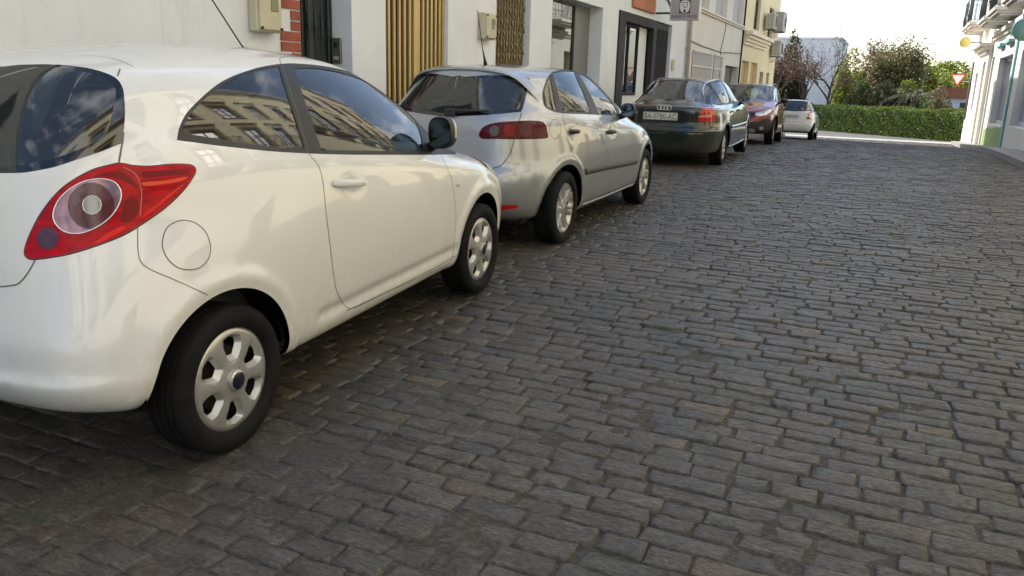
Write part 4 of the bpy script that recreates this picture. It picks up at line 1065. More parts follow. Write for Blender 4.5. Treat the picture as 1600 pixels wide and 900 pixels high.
# teal round sign on a rod, yellow round sign, give way sign
def disc(name, c, r, th, m): return MB().lathe([(.001, -th / 2), (r, -th / 2), (r + .01, 0), (r, th / 2), (.001, th / 2)], 32, axis='Y', M=Matrix.Translation(c)).build(name, m)
ts = pxY(1601, 46, 22.0); e = empty('round_sign', ts, label='round teal sign hanging on a rod from the wall of the mural shop', cat='shop sign')
o = MB().lathe([(.001, -.03), (.24, -.03), (.25, 0), (.24, .03), (.001, .03)], 40, axis='Y').build('disc', TEAL, e)
MB().tube([(-.05, 0, .27), (RX - ts.x, 0, .27)], .015, 8).tube([(0, 0, .2), (0, 0, .28)], .01, 6).build('rod', IRON, e)
yl = pxY(1508, 66, 38.6); e = empty('round_sign', yl, label='pale yellow round sign on the corner house wall', cat='shop sign')
MB().lathe([(.001, -.04), (.20, -.04), (.21, 0), (.20, .04), (.001, .04)], 36, axis='Y').build('disc', mat('pale yellow sign', (.80, .66, .22), .5), e); MB().tube([(.2, 0, 0), (RX - .12 - yl.x, 0, 0)], .02, 8).build('bracket', IRON, e)
def give_way():
    a, b_ = pxY(1485.5, 115.5, 40.6), pxY(1510.5, 115.5, 40.6); w_ = (b_ - a).length
    e = empty('give_way_sign', ((a.x + b_.x) / 2, 40.6, a.z), label='red and white triangular give way sign at the end of the street', cat='road sign')
    def tri(s_, y0, y1):
        h = w_ * .866; c = (0, -h / 3); P = rounded([(c[0] + (x - c[0]) * s_, c[1] + (z - c[1]) * s_) for x, z in ((-w_ / 2, 0), (w_ / 2, 0), (0, -h))], .08, 4); return MB().prism(P, 'Y', y0, y1)
    tri(1, 0, .02).build('plate', mat('sign red', (.62, .03, .02), .4), e, fixn=True); tri(.76, -.004, -.001).build('sign_face', mat('sign white', (.78, .77, .74), .4), e, fixn=True)
    MB().tube([(0, .04, -.05), (0, .04, -w_ * .75)], .025, 8).tube([(0, .045, -.3), (RX - .12 - e.location.x, .045, -.3)], .02, 8).build('bracket', mat('galvanised steel', (.35, .35, .36), .45, metal=.7), e)
give_way()
# far white house behind the bare trees, low house with a red roof
fh = facade('far_white_house', 0, -1, -5, 5, 0, [], WHITE, 'x', 1) if False else None
e = empty('far_house', (-8.2, 62, G(62)), label='tall blank white wall of a house behind the bare trees', cat='building')
a, b_ = pxY(1196, 60, 62), pxY(1316, 56, 62)
MB().box((a.x + 8.2 - 3, 0, 0), (b_.x + 8.2, 8, b_.z - G(62) - .25)).build('wall', wallmat('grey white render', (.88, .83, .79)), e); MB().box((a.x + 8.2 - 3.05, -.06, b_.z - G(62) - .248), (b_.x + 8.26, 8.05, b_.z - G(62) - .1)).build('roof', wallmat('grey white render', (.88, .83, .79)), e)
a, b_, c = pxY(1434, 150, 58), pxY(1520, 150, 58), pxY(1450, 139, 58); zg = G(58)
e = empty('low_house', (a.x, 58, zg), label='low white house with a red tiled roof beyond the hedge', cat='building')
MB().box((.3, 0, -.2), (b_.x - a.x, 5, a.z - zg)).build('wall', WHITE, e); MB().prism([(-.1, a.z - zg - .08), (.25, a.z - zg + .0), (1.2, c.z - zg + .1), (5, c.z - zg + .25), (5, a.z - zg), (.2, a.z - zg - .1)], 'Y', -.3, 5.3).build('roof', ROOFT, e)
for k in range(2): bx('window', (1.1 + k * 1.3, -.02, .8), (1.6 + k * 1.3, .0, 1.7), DGREY, e)

# ------------------------------------------------------------------ plants
def leafmat(name, c1, c2, tr=.35):
    g = NG(name); at = g.n('ShaderNodeAttribute', attribute_name='tint'); c = g.mix(at.outputs['Fac'], c1, c2); g.l(c, g.b.inputs['Base Color']); g.b.inputs['Roughness'].default_value = .55; g.b.inputs['Specular IOR Level'].default_value = .3
    t = g.n('ShaderNodeBsdfTranslucent'); g.l(c, t.inputs[0]); m = g.n('ShaderNodeMixShader'); m.inputs[0].default_value = tr; g.l(g.b.outputs[0], m.inputs[1]); g.l(t.outputs[0], m.inputs[2]); g.l(m.outputs[0], g.o.inputs[0]); return g.m
def leaves(name, P, size, m, parent, drop=0, asp=.6):
    n = len(P); P = np.asarray(P); r = RNG.normal(size=(n, 3)); r /= np.linalg.norm(r, axis=1, keepdims=True); q = RNG.normal(size=(n, 3)); q = np.cross(r, q); q /= np.linalg.norm(q, axis=1, keepdims=True)
    s_ = (size * RNG.uniform(.6, 1.3, n))[:, None]; a = r * s_; b_ = q * s_ * asp
    V = np.stack([P - a, P - b_ * .9, P + a, P + b_ * .9], 1).reshape(-1, 3)
    me = bpy.data.meshes.new(name); me.from_pydata(V.tolist(), [], [(4 * i, 4 * i + 1, 4 * i + 2, 4 * i + 3) for i in range(n)])
    t = np.repeat(RNG.uniform(0, 1, n), 4); at = me.attributes.new('tint', 'FLOAT', 'POINT'); at.data.foreach_set('value', t.astype(np.float32)); me.update()
    return link(name, me, parent, [m])
BARK = mat('bark', (.10, .075, .055), .9, var=.4, vscale=14)
def branches(mb, p, d, L_, r, lvl, tips, rnd, spread=.6, up=.15):
    n = 5; pts = [Vector(p)]; dd = Vector(d).normalized()
    for i in range(n):
        dd = (dd + Vector((rnd.gauss(0, .13), rnd.gauss(0, .13), rnd.gauss(0, .08) + up * .2))).normalized(); pts.append(pts[-1] + dd * L_ / n)
    mb.tube(pts, [r * (1 - .12 * i) for i in range(n + 1)], 7 if lvl > 1 else 4, cap=False)
    if lvl == 0: tips += pts[1:]; return
    for k in range(5):
        t = rnd.uniform(.45, 1); q = pts[min(n, int(t * n) + 0)]
        nd = (dd + Vector((rnd.gauss(0, spread), rnd.gauss(0, spread), rnd.gauss(0, spread * .7) + up))).normalized()
        branches(mb, q, nd, L_ * rnd.uniform(.55, .8), r * .5, lvl - 1, tips, rnd, spread, up)
def tree(name, base, h, r, lm, label, cat='tree', seed=1, dens=2600, leaf=.07, lean=(0, 0, 1), lvl=3, squash=1, tips_only=True, group=None, trunk_r=.1):
    rnd = random.Random(seed); e = empty(name, base, label=label, cat=cat, group=group)
    mb = MB(); tips = []
    branches(mb, (0, 0, -.1), lean, h * .42, trunk_r, lvl, tips, rnd, .62, .18)
    mb.build('trunk', BARK, e)
    if dens:
        T = np.array([tuple(t) for t in tips]); idx = RNG.integers(0, len(T), dens); P = T[idx] + RNG.normal(size=(dens, 3)) * r
        leaves('crown', P, leaf, lm, e)
    return e
def clump(name, base, dims, lm, label, seed=1, n=4000, leaf=.06, cat='shrub', group=None, lumps=14, core=None):
    e = empty(name, base, label=label, cat=cat, group=group); rnd = np.random.default_rng(seed); P = []
    C = rnd.uniform(-1, 1, (lumps, 3)); C[:, 2] = np.abs(C[:, 2]); C /= np.maximum(1, np.linalg.norm(C, axis=1, keepdims=True))
    for k in range(lumps):
        m_ = n // lumps; d = rnd.normal(size=(m_, 3)); d /= np.linalg.norm(d, axis=1, keepdims=True); rr = rnd.uniform(.18, .42) * rnd.uniform(.5, 1.05, (m_, 1)) ** .5
        P.append(C[k] * [.78, .78, .72] + d * rr)
    P = np.concatenate(P) * dims; P[:, 2] = np.abs(P[:, 2])
    leaves('crown', P, leaf, lm, e)
    mb = MB(); 
    for k in range(7): c = C[k] * .7 * dims; mb.tube([(0, 0, 0), (c[0] * .4, c[1] * .4, abs(c[2]) * .5), (c[0], c[1], abs(c[2]))], [.05, .035, .015], 6)
    mb.build('trunk', BARK, e); return e
LG = leafmat('bright green leaves', (.15, .20, .025), (.32, .36, .06), .42); LM = leafmat('mid green leaves', (.045, .085, .02), (.12, .17, .04)); LD = leafmat('dark olive leaves', (.035, .045, .02), (.09, .09, .035))
LR = leafmat('reddish leaves', (.15, .05, .045), (.17, .10, .06), .35); LB = leafmat('brown olive leaves', (.10, .09, .035), (.19, .16, .06)); LH = leafmat('hedge leaves', (.045, .085, .012), (.16, .22, .035), .3)
def atp(px, py, Y): p = pxY(px, py, Y); return (p.x, Y, G(Y))
def hedge():
    a, b_ = Vector((-9.5, 52.6, 0)), Vector((3.6, 39.9, 0)); a = Vector((-3.5, 47.6, 0)) + (Vector((-3.5, 47.6, 0)) - Vector((2.2, 41.2, 0))) * .9; b_ = Vector((3.2, 40.1 + .7, 0))
    d = (b_ - a); L_ = d.length; d.normalize(); nrm = Vector((-d.y, d.x, 0));
    if nrm.y < 0: nrm = -nrm
    e = empty('hedge', (a.x, a.y, G(a.y)), label='long clipped green hedge across the far end of the street', cat='hedge')
    n = 46000; t = RNG.uniform(0, L_, n); f = RNG.uniform(0, 1, n); H = 1.30; D = 1.1
    side = f < .5; z = np.where(side, RNG.uniform(0, H, n) , H + RNG.normal(0, .035, n)); w_ = np.where(side, RNG.normal(0, .06, n), RNG.uniform(0, D, n))
    wav = .05 * np.sin(t * 1.7) + .04 * np.sin(t * 4.1 + 1) + .03 * np.sin(t * 9.3); z = np.where(side, z, z + wav); w_ = w_ + np.where(side, .05 * np.sin(t * 2.3 + z * 4) + .04 * np.sin(t * 7 + z * 9), 0)
    P = np.stack([a.x * 0 + d.x * t + nrm.x * w_, d.y * t + nrm.y * w_, z + (Gn(a.y + d.y * t) - G(a.y))], 1)
    leaves('foliage', P, .035, LH, e)
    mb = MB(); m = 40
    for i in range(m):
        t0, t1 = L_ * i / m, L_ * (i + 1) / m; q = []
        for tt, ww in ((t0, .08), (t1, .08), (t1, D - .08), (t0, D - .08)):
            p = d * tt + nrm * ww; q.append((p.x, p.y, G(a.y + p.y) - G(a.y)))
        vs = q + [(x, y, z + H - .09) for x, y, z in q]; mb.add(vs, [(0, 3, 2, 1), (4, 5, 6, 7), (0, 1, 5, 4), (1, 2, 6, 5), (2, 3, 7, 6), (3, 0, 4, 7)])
    mb.build('hedge_core', mat('dark hedge inside', (.02, .028, .01), .95, var=.4, vscale=20), e)  # solid dark core filling the hedge behind its leaves
hedge()
tree('bare_tree', atp(1232, 158, 51.5), 6.4, .13, LR, 'thin leafless tree with few red leaves, leftmost of the three bare ones', seed=11, dens=900, leaf=.05, lean=(-.25, 0, 1), group='bare trees in front of the white wall', trunk_r=.10)
tree('bare_tree', atp(1262, 158, 52), 7.4, .13, LR, 'thin leafless tree leaning right, middle one in front of the white wall', seed=5, dens=800, leaf=.05, lean=(.2, 0, 1), group='bare trees in front of the white wall', trunk_r=.095)
tree('bare_tree', atp(1292, 160, 50.5), 7.0, .13, LR, 'taller bare tree with red leaves beside the bright green bush', seed=23, dens=1000, leaf=.05, lean=(-.2, 0, 1), group='bare trees in front of the white wall', trunk_r=.12)
clump('dark_tree', atp(1220, 150, 53), (1.5, 1.0, 6.2), LD, 'dark tall tree behind the air conditioners', 3, 15000, .085, 'tree', lumps=22)
clump('green_bush', atp(1325, 160, 55), (1.15, .9, 4.7), LG, 'bright yellow green feathery bush above the hedge', 7, 11000, .085, lumps=26)
clump('green_bush', atp(1345, 160, 52), (1.2, .9, 3.4), LM, 'mid green bush under the big red brown tree', 8, 8000, .08, lumps=18)
tree('big_tree', atp(1352, 160, 58), 7.0, .24, LR, 'big tree with a red brown crown in the middle of the garden', seed=4, dens=4600, leaf=.07, group=None, trunk_r=.13)
tree('big_tree', atp(1402, 160, 55), 7.0, .34, LB, 'big tree with a dense olive brown crown right of the red one', seed=9, dens=11000, leaf=.075, trunk_r=.14)
clump('green_tree', atp(1432, 160, 62), (3.0, 1.6, 4.7), LG, 'bright green round tree behind the palm', 12, 17000, .12, 'tree', lumps=24)
clump('green_tree', atp(1474, 160, 72), (4.2, 1.8, 4.9), LG, 'distant light green tree above the red roof', 14, 18000, .14, 'tree', lumps=22)
clump('green_bush', atp(1421, 165, 52.5), (1.25, .9, 3.1), LG, 'bright green bush left of the palm, under the olive brown tree', 31, 9000, .085, lumps=20)
clump('green_bush', atp(1400, 170, 50), (1.9, .9, 3.0), LD, 'dark olive bush above the middle of the hedge', 15, 10000, .08, lumps=18)
clump('brown_bush', atp(1478, 170, 46), (.95, .8, 2.9), LB, 'brown twiggy bush in front of the low house', 17, 8000, .065, lumps=18)
clump('brown_bush', atp(1440, 170, 47), (.8, .7, 2.2), LM, 'small green bush between palm and brown bush', 18, 3200, .05, lumps=14)
def palm():
    b_ = atp(1427, 160, 49); e = empty('palm_tree', b_, label='palm with arching drooping fronds behind the hedge', cat='palm tree')
    MB().tube([(0, 0, -.1), (.05, 0, .9), (.0, 0, 1.9)], [.16, .13, .15], 10).build('trunk', BARK, e)
    for k in range(24):
        a = 2 * PI * k / 24 + random.uniform(-.1, .1); el = random.uniform(.25, 1.1); L_ = random.uniform(1.5, 2.1); pts = []
        for i in range(9):
            t = i / 8; pts.append(Vector((cos(a) * L_ * t * cos(el * .6), sin(a) * L_ * t * cos(el * .6), 1.9 + L_ * (sin(el) * t - .75 * t * t))))
        mb = MB(); mb.tube(pts, .012, 4, cap=False)
        for i in range(1, 9):
            for j in (0, .5):
                p = pts[i - 1].lerp(pts[i], j); t_ = (pts[i] - pts[i - 1]).normalized(); s_ = t_.cross(Vector((0, 0, 1))).normalized(); ll = .34 * sin(PI * min(1, (i + j) / 9 + .12))
                for sg in (1, -1):
                    q = p + (s_ * sg * .8 + t_ * .6 + Vector((0, 0, -.45))) * ll; mb.add([p, p + t_ * .035, q], [(0, 1, 2)], 1)
        mb.build('frond', [BARK, mat('palm frond green', (.13, .14, .045), .5, var=.3)], e)
palm()
fp = pxY(1447, 100, 56); tag(MB().tube([(fp.x, 56, G(56)), (fp.x, 56, fp.z)], .018, 8).build('thin_pole', mat('pale grey pole', (.5, .5, .5), .5)), 'slender pale pole among the trees beyond the hedge', 'pole')  # plain slender flagpole without a lamp
# far wooded hill
mb = MB(); n = 60
vs = []
for i in range(n + 1):
    x = -60 + 200 * i / n; hgt = 2.6 + .035 * x + 1.0 * MN.noise(Vector((x * .05, 1, 0))) + .5 * MN.noise(Vector((x * .3, 2, 0))); vs += [(x, 150, -3), (x, 158, hgt * .6), (x, 175, hgt), (x, 260, hgt * 1.1)]
mb.add(vs, [(4 * i + j, 4 * i + 4 + j, 4 * i + 5 + j, 4 * i + 1 + j) for i in range(n) for j in range(3)], 0, True)
tag(mb.build('far_hill', mat('wooded hill', (.05, .075, .03), .95, var=.5, vscale=.5, bump=1, bscale=1.5, bdist=.6)), kind='structure')
# ------------------------------------------------------------------ the near white hatchback
def PX(s): return [('p', float(a), float(b)) for a, b in (q.split(',') for q in s.split())]
def zoomed(s, ox, oy, k): return [('p', ox + float(a) / k, oy + float(b) / k) for a, b in (q.split(',') for q in s.split())]
SEAMM = mat('dark panel gap', (.012, .012, .012), .9)
SEAMW = mat('panel gap in white paint', (.13, .127, .12), .8)
LAMPRED = mat('red lamp lens', (.38, .001, .008), .2, coat=.0, spec=.18, var=.45, vscale=16, stretch=(1, 1, 4))
LAMPDK = mat('dark lamp border', (.05, .004, .006), .15, coat=.5)
LAMPCLR = mat('clear lamp reflector', (.22, .14, .19), .16, metal=.6, coat=.3, var=.5, vscale=14)
CHROME = mat('chrome', (.8, .8, .82), .25, metal=.6)
LAMPPUR = mat('smoked red lens', (.07, .008, .022), .15, coat=.3, var=.3, vscale=20)

def white_hatch():
    paint = car_paint('warm white car paint', (.68, .69, .695), dust=.45)
    rows = [
     (-.49, .305, .735, .252, 2.93, .19, 4, 5, 1.1),
     (-.54, .32, .772, .26, 3.00, .22, 6.5, 5, 1.1),
     (-.58, .365, .800, .30, 3.03, .30, 7.2, 5.2, 1.1),
     (-.612, .425, .811, .365, 3.04, .39, 7.2, 5.4, 1.1),
     (-.616, .455, .815, .42, 3.04, .44, 7.2, 5.4, 1.1),
     (-.597, .475, .818, .45, 3.04, .47, 7.0, 5.4, 1.1),
     (-.598, .55, .824, .53, 3.04, .53, 6.4, 5.4, 1.1),
     (-.590, .61, .830, .62, 3.02, .60, 5.8, 5.2, 1.1),
     (-.565, .70, .832, .73, 2.97, .68, 5.0, 4.8, 1.1),
     (-.550, .80, .826, .82, 2.88, .75, 4.3, 4.3, 1.1),
     (-.535, .89, .814, .90, 2.74, .81, 3.6, 3.9, 1.1),
     (-.520, .97, .797, .965, 2.56, .865, 3.5, 3.2, 1.1),
     (-.495, 1.05, .775, 1.02, 2.38, .915, 3.3, 3.4, 1.1),
     (-.465, 1.12, .750, 1.085, 2.20, .99, 3.2, 3.4, 1.1),
     (-.420, 1.21, .722, 1.16, 2.02, 1.09, 3.1, 3.4, 1.1),
     (-.370, 1.30, .684, 1.255, 1.80, 1.21, 3.0, 3.3, 1.0),
     (-.320, 1.37, .636, 1.345, 1.58, 1.32, 3.0, 3.2, .9),
     (-.265, 1.415, .572, 1.415, 1.38, 1.405, 3.0, 3.2, .85),
     (-.17, 1.445, .47, 1.455, 1.20, 1.455, 2.9, 3.0, .8),
     (.02, 1.468, .33, 1.483, 1.02, 1.487, 2.8, 2.8, .7),
     (.28, 1.487, .17, 1.498, .85, 1.50, 2.4, 2.4, .6),
     (.45, 1.497, .0, 1.503, .70, 1.503, 2.2, 2.2, .57)]
    sl = lambda v: -.085 * np.exp(-((v - .60) / .13) ** 2)
    S = Surf(rows, sl, dents=[(.84, .905, .052, .036, .012)], groove=(.5, 1.95, .375, .03, .012), flares=[(-.02, .292, .395, .012, .035), (2.29, .292, .395, .012, .035)], NU=190, NV=110)
    c = Car('parked_car', S, (-2.9314, 2.1557, -1.4025 + 1.45), -.0536, .0423, 'white three-door hatchback with big almond red tail lamp, nearest car in the row')
    if c.S.nrm(np.array([.5]), np.array([.4]))[0, 0] < 0: pass
    # black window surround, right side
    c.feat('window_surround', zoomed('-551,485 -551,485 -540,430 -500,350 -430,275 -350,205 -280,160 -200,125 -100,93 0,74 40,70 100,68 250,80 400,110 560,172 700,252 790,328 860,395 960,510 1020,578 1020,580 1020,580 868,583 560,583 400,582 200,576 0,565 -200,545 -350,528 -450,514 -551,500', 430, 80, 3.6), [TRIMB])
    c.feat('side_window', zoomed('105,95 105,95 260,556 260,556 560,560 832,560 832,560 822,480 793,400 765,330 690,262 560,192 400,130 250,99', 430, 80, 3.6), [GLASS], off=-.003)
    c.feat('quarter_window', zoomed('20,86 20,86 165,548 165,548 0,540 -200,512 -350,488 -505,462 -505,462 -520,430 -480,360 -420,292 -340,220 -270,176 -190,136 -100,105', 430, 80, 3.6), [GLASS], off=-.003)
    # rear window
    RZ0, RZ1 = 1.432, 1.088
    rw = zoomed('0,197 150,185 400,183 600,205 720,235 810,275 860,340 875,430 878,560 868,660 855,738 855,738 700,800 550,850 400,900 328,917 165,944 0,948', 0, 60, 4.5)
    def half(pts, z0, z1):
        q = [c.lay(p) for p in pts]
        a = c.lay(('r', 0.001, z0)); b = c.lay(('r', 0.001, z1))
        q = [(-3, a[1]), (-3, a[1]), (a[0], a[1])] + q + [(b[0], b[1]), (-3, b[1]), (-3, b[1])]
        return smooth_poly(q, True, 1.0)
    c.feat('rear_window_edge', half(rw, RZ0, RZ1), [BLACKFRIT], off=-.001)
    rwi = zoomed('0,215 150,203 400,203 590,232 700,262 780,310 815,370 800,480 770,600 730,690 600,760 420,830 240,875 0,905', 0, 60, 4.5)
    c.feat('rear_window', half(rwi, RZ0 - .02, RZ1 + .045), [GLASSD], off=-.001)
    # door leaf
    door = c.feat('door', zoomed('25,45 50,30 200,35 330,60 480,115 620,198 760,300 830,365 900,440 935,520 935,585 935,585 990,720 1015,900 1008,1060 990,1180 960,1205 850,1255 650,1345 460,1437 410,1445 372,1405 340,1330 325,1230 308,1090 285,900 275,800 265,720 240,640 192,580 172,520 110,300 40,90', 430, 80, 3.6), [paint, SEAMW])
    # order matters: the glass and rubber lie over the door leaf
    fs = c.feats; d_ = fs.pop(); fs.insert(0, d_)
    c.seam(door, .0038, closed=True)
    # tail lamp
    Z2 = lambda s_: zoomed(s_, 0, 240, 4.09)
    lamp = c.feat('tail_lamp', Z2('755,66 690,80 600,105 500,155 400,225 320,310 250,410 190,530 163,610 165,650 200,670 280,665 430,640 600,590 780,520 900,450 1050,345 1170,230 1240,130 1245,95 1215,75 1100,72 950,85 850,80 800,70'), [LAMPRED], off=.003)
    refl = c.feat('lamp_reflector', Z2('342,400 370,310 440,235 540,180 650,165 730,185 770,240 765,310 710,400 620,470 520,510 430,505 370,465'), [LAMPCLR], off=.0035)
    circ = lambda x, y, r, k=1.0: ' '.join('%f,%f' % (x + r * cos(a), y + r * k * sin(a)) for a in np.linspace(0, 2 * PI, 13)[:-1])
    c.feat('lamp_ring', Z2(circ(583, 335, 148)), [LAMPPUR], off=.0036)
    c.feats[-1]['poly'] = c.feats[-1]['poly']
    c.feat('lamp_bulb_cover', Z2(circ(588, 330, 58)), [mat('grey lens', (.25, .27, .27), .1, coat=1)], off=.0042)
    c.feat('fog_lens', Z2(circ(308, 543, 70)), [LAMPPUR], off=.004)
    fac = mat('bright red painted streak', (.62, .015, .012), .25, spec=.2); fac2 = mat('orange red painted streak', (.62, .07, .03), .25, spec=.2); fac3 = mat('deep red lamp patch', (.16, .0, .004), .25, spec=.2)  # bright and orange streaks paint reflections into the lens; deep red ones darken it
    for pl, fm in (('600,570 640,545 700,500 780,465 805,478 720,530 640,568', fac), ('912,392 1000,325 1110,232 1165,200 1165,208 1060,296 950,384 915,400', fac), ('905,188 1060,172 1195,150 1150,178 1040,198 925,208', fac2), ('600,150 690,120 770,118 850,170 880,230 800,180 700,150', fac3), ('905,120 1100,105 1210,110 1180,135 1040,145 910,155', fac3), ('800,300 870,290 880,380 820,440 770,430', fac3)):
        c.feat('lamp_streak', Z2(pl), [fm], off=.0032)
    # fuel flap
    cap = c.feat('fuel_flap', PX('253.5,379 260,357 273,347.5 287,344.4 304,348 320,361 328.5,383 326,403 314,417 299,421.5 280,419 264,407 256,393'), [paint], off=.0006)
    c.seam(cap, .0036, closed=True, off=.0012, both=False)
    # wheel openings
    for cy in (-.02, 2.29):
        c.feat('opening', [('s', cy + .352 * cos(a), .292 + .352 * sin(a)) for a in np.linspace(0, 2 * PI, 33)[:-1]], hole=True)
    # lamp in the nose, grille
    c.feat('headlamp', [('f', .46, .80), ('f', .60, .70), ('f', .70, .66), ('f', .76, .74), ('f', .74, .82), ('f', .62, .86)], [mat('headlamp glass', (.5, .52, .54), .06, metal=.5, coat=1)], off=.002)
    c.feat('grille', [('f', -.0, .5), ('f', .0, .5), ('f', .3, .5), ('f', .48, .46), ('f', .5, .40), ('f', .42, .30), ('f', .2, .27), ('f', 0, .27), ('f', 0, .27)], [PLAST], off=-.004)
    # windscreen
    q = [c.lay(('f', a, b)) for a, b in ((.0, 1.405), (.0, 1.405), (.42, 1.38), (.50, 1.33), (.60, 1.16), (.655, .99), (.60, .965), (.3, .95), (0, .945), (0, .945))]
    NUf = S.NU; q = [((NUf + 3 if i in (0, 9) else u), v) for i, (u, v) in enumerate(q)]
    ws = smooth_poly([q[0], q[0]] + q[1:9] + [q[9], q[9]], True, 1.0); c.feat('windscreen', ws, [GLASS])
    # shut lines
    c.seam(Z2('230,670 180,760 120,830 60,845 0,850 -60,850'), .005)
    c.seam([('r', .004, .735), ('r', .15, .735), ('r', .30, .737)], .005)
    c.seam(zoomed('868,660 862,720 848,800 834,885', 0, 60, 4.5), .006)
    c.seam(zoomed('827,265 835,240 845,215', 0, 60, 4.5), .005)
    c.seam(zoomed('935,200 900,180 850,160 760,135 650,122 540,118', 0, 60, 4.5), .003)
    c.seam(Z2('880,465 880,560 882,620 900,690 960,740 1100,800 1300,890 1327,905'), .003)
    c.seam(zoomed('378,170 430,240 480,290 530,312 570,332 605,368', 640, 180, 5.625), .005)
    c.seam([('s', .75, .335), ('s', 1.2, .325), ('s', 1.7, .322), ('s', 1.93, .34)], .004)
    c.make([paint, SEAMW])
    for tl in c.out['tail_lamp']: pass
    tls = c.out['tail_lamp']
    for nm in ('lamp_reflector', 'lamp_ring', 'lamp_bulb_cover', 'fog_lens'):
        for o, p in zip(c.out[nm], tls): o.parent = p
    for o in c.out['lamp_streak']: o.parent = tls[0] if o.data.vertices[0].co.x > 0 else tls[1]
    for o, p in zip(c.out['side_window'], c.out['door']): o.parent = p
    c.out['tail_lamp'][0]['label'] = 'almond red tail lamp with clear round reflector'
    c.rim_trim('lamp_border', lamp, .010, .003, LAMPDK)
    for cc, w_ in ((refl, .0035),): c.rim_trim('lamp_bezel', cc, w_, .002, CHROME, off=.005)
    c.rim_trim('lamp_bezel', np.array([c.lay(p) for p in Z2(circ(588, 330, 60))]), .002, .001, CHROME, off=.006)
    c.rim_trim('lamp_bezel', c.curve(Z2('790,90 850,120 885,170 903,245 900,320 893,400'), False), .003, .001, mat('lamp joint', (.5, .12, .12), .2), closed=False, off=.003)
    arch_lip(c, -.02, .292, .352, paint); arch_lip(c, 2.29, .292, .352, paint)
    wheel_wells(c, [(-.02, .292), (2.29, .292)], .352, .76)
    add_wheels(c, .285, .203, .178, .805, 2.3, 'ka', COVER, HUBBLUE)
    u = MB(); u.box((-.60, -.35, .235), (.60, 2.7, .30)); u.build('underbody', DARKM, c.root)
    interior(c, .95, .12, .74, .30, 1.85, .96)
    # door handle: bar over a scooped cup
    for sx in (1, -1):
        p, n_ = c.pt(('p', 543, 286)); p2, _ = c.pt(('p', 519, 286)); p3, _ = c.pt(('p', 567, 286))
        T = (p3 - p2).normalized(); Lh = (p3 - p2).length
        mb = MB()
        pts = [p2 + n_ * .004, p2 + T * Lh * .06 + n_ * .020, p2 + T * Lh * .3 + n_ * .030, p2 + T * Lh * .7 + n_ * .030, p3 - T * Lh * .05 + n_ * .02, p3 + n_ * .004]
        nn = 12; rr = [.012, .017, .0175, .0165, .013, .009]; vs = []; upv = n_.cross(T)
        for q, r_ in zip(pts, rr):
            for k in range(nn):
                a = 2 * PI * k / nn; vs.append(q + upv * cos(a) * r_ + n_ * sin(a) * r_ * .45)
        vs = [(sx * v.x, v.y, v.z) for v in vs]
        fs = [(i * nn + k, i * nn + (k + 1) % nn, (i + 1) * nn + (k + 1) % nn, (i + 1) * nn + k) for i in range(5) for k in range(nn)] + [tuple(range(nn)), tuple(range(5 * nn, 6 * nn))]
        mb.add(vs, fs, 0, True); mb.build('handle', paint, c.out['door'][0 if sx > 0 else 1], fixn=True)
    m0 = c.curve(PX('560,271 567,277 569,287 563,295 551,298.5 539,297 531,292'), False)
    # mirror
    pm, _ = c.pt(('p', 672, 238))
    mirror(c, (.835, pm.y - .02, 1.065), (.135, .165), paint)
    # aerial on the roof
    p, n_ = c.pt(('t', .0, 1.18))
    mb = MB(); mb.lathe([(.016, 0), (.011, .012), (.007, .03), (.001, .031)], 16, M=Matrix.Translation(p)); 
    tip = p + Vector((0, -.32, .36)); mb.tube([p + Vector((0, 0, .01)), p.lerp(tip, .12), tip], [.0065, .004, .0028], 8); mb.build('roof_aerial', TRIMB, c.root)
    # washer jet, side repeater
    p, n_ = c.pt(('p', 37, 95)); mb = MB(); rbox(mb, (0, p.y - .004, p.z), (.03, .02, .016)); mb.build('washer_jet', TRIMB, c.root)
    for sx in (1, -1):
        p, n_ = c.pt(('p', 715.6, 288.8)); mb = MB(); rbox(mb, (sx * p.x, p.y, p.z), (.012, .03, .022)); mb.build('side_repeater', mat('clear plastic', (.5, .48, .44), .15, coat=1), c.root)
    return c
# ------------------------------------------------------------------ the other parked cars
def both_sides(c, fn):
    for sx in (1, -1): fn(sx)
def door_pull(c, pa, pb, m, parent_name='door', idx=0, t=.022, out=.03):
    a, n_ = c.pt(pa); b_, _ = c.pt(pb)
    for sx in (1, -1):
        mb = MB(); vs = []; nn = 10; T = (b_ - a).normalized(); up = n_.cross(T); L_ = (b_ - a).length
        st = [(0, .003, .6), (.08, out * .7, .9), (.35, out, 1), (.7, out, 1), (.95, out * .7, .8), (1, .003, .6)]
        for f, h, k in st:
            for j in range(nn):
                w_ = 2 * PI * j / nn; vs.append(a + T * L_ * f + n_ * h + up * cos(w_) * t * .75 * k + n_ * sin(w_) * t * .4 * k)
        vs = [(sx * v.x, v.y, v.z) for v in vs]
        mb.add(vs, [(i * nn + k, i * nn + (k + 1) % nn, (i + 1) * nn + (k + 1) % nn, (i + 1) * nn + k) for i in range(5) for k in range(nn)] + [tuple(range(nn)), tuple(range(5 * nn, 6 * nn))], 0, True)
        ds = c.out.get(parent_name, [])
        p = c.root
        if len(ds) > idx: p = ds[idx if sx > 0 else idx + len(ds) // 2] if False else c.root
        mb.build('handle', m, p, fixn=True)
def half_rear(c, pts, z0, z1, front=False):
    q = [c.lay(p) for p in pts]; NU_ = c.S.NU; k = 'f' if front else 'r'; e = NU_ + 3 if front else -3
    a = c.lay((k, 0.001, z0)); b_ = c.lay((k, 0.001, z1))
    return smooth_poly([(e, a[1]), (e, a[1])] + q + [(e, b_[1]), (e, b_[1])], True, 1.0)
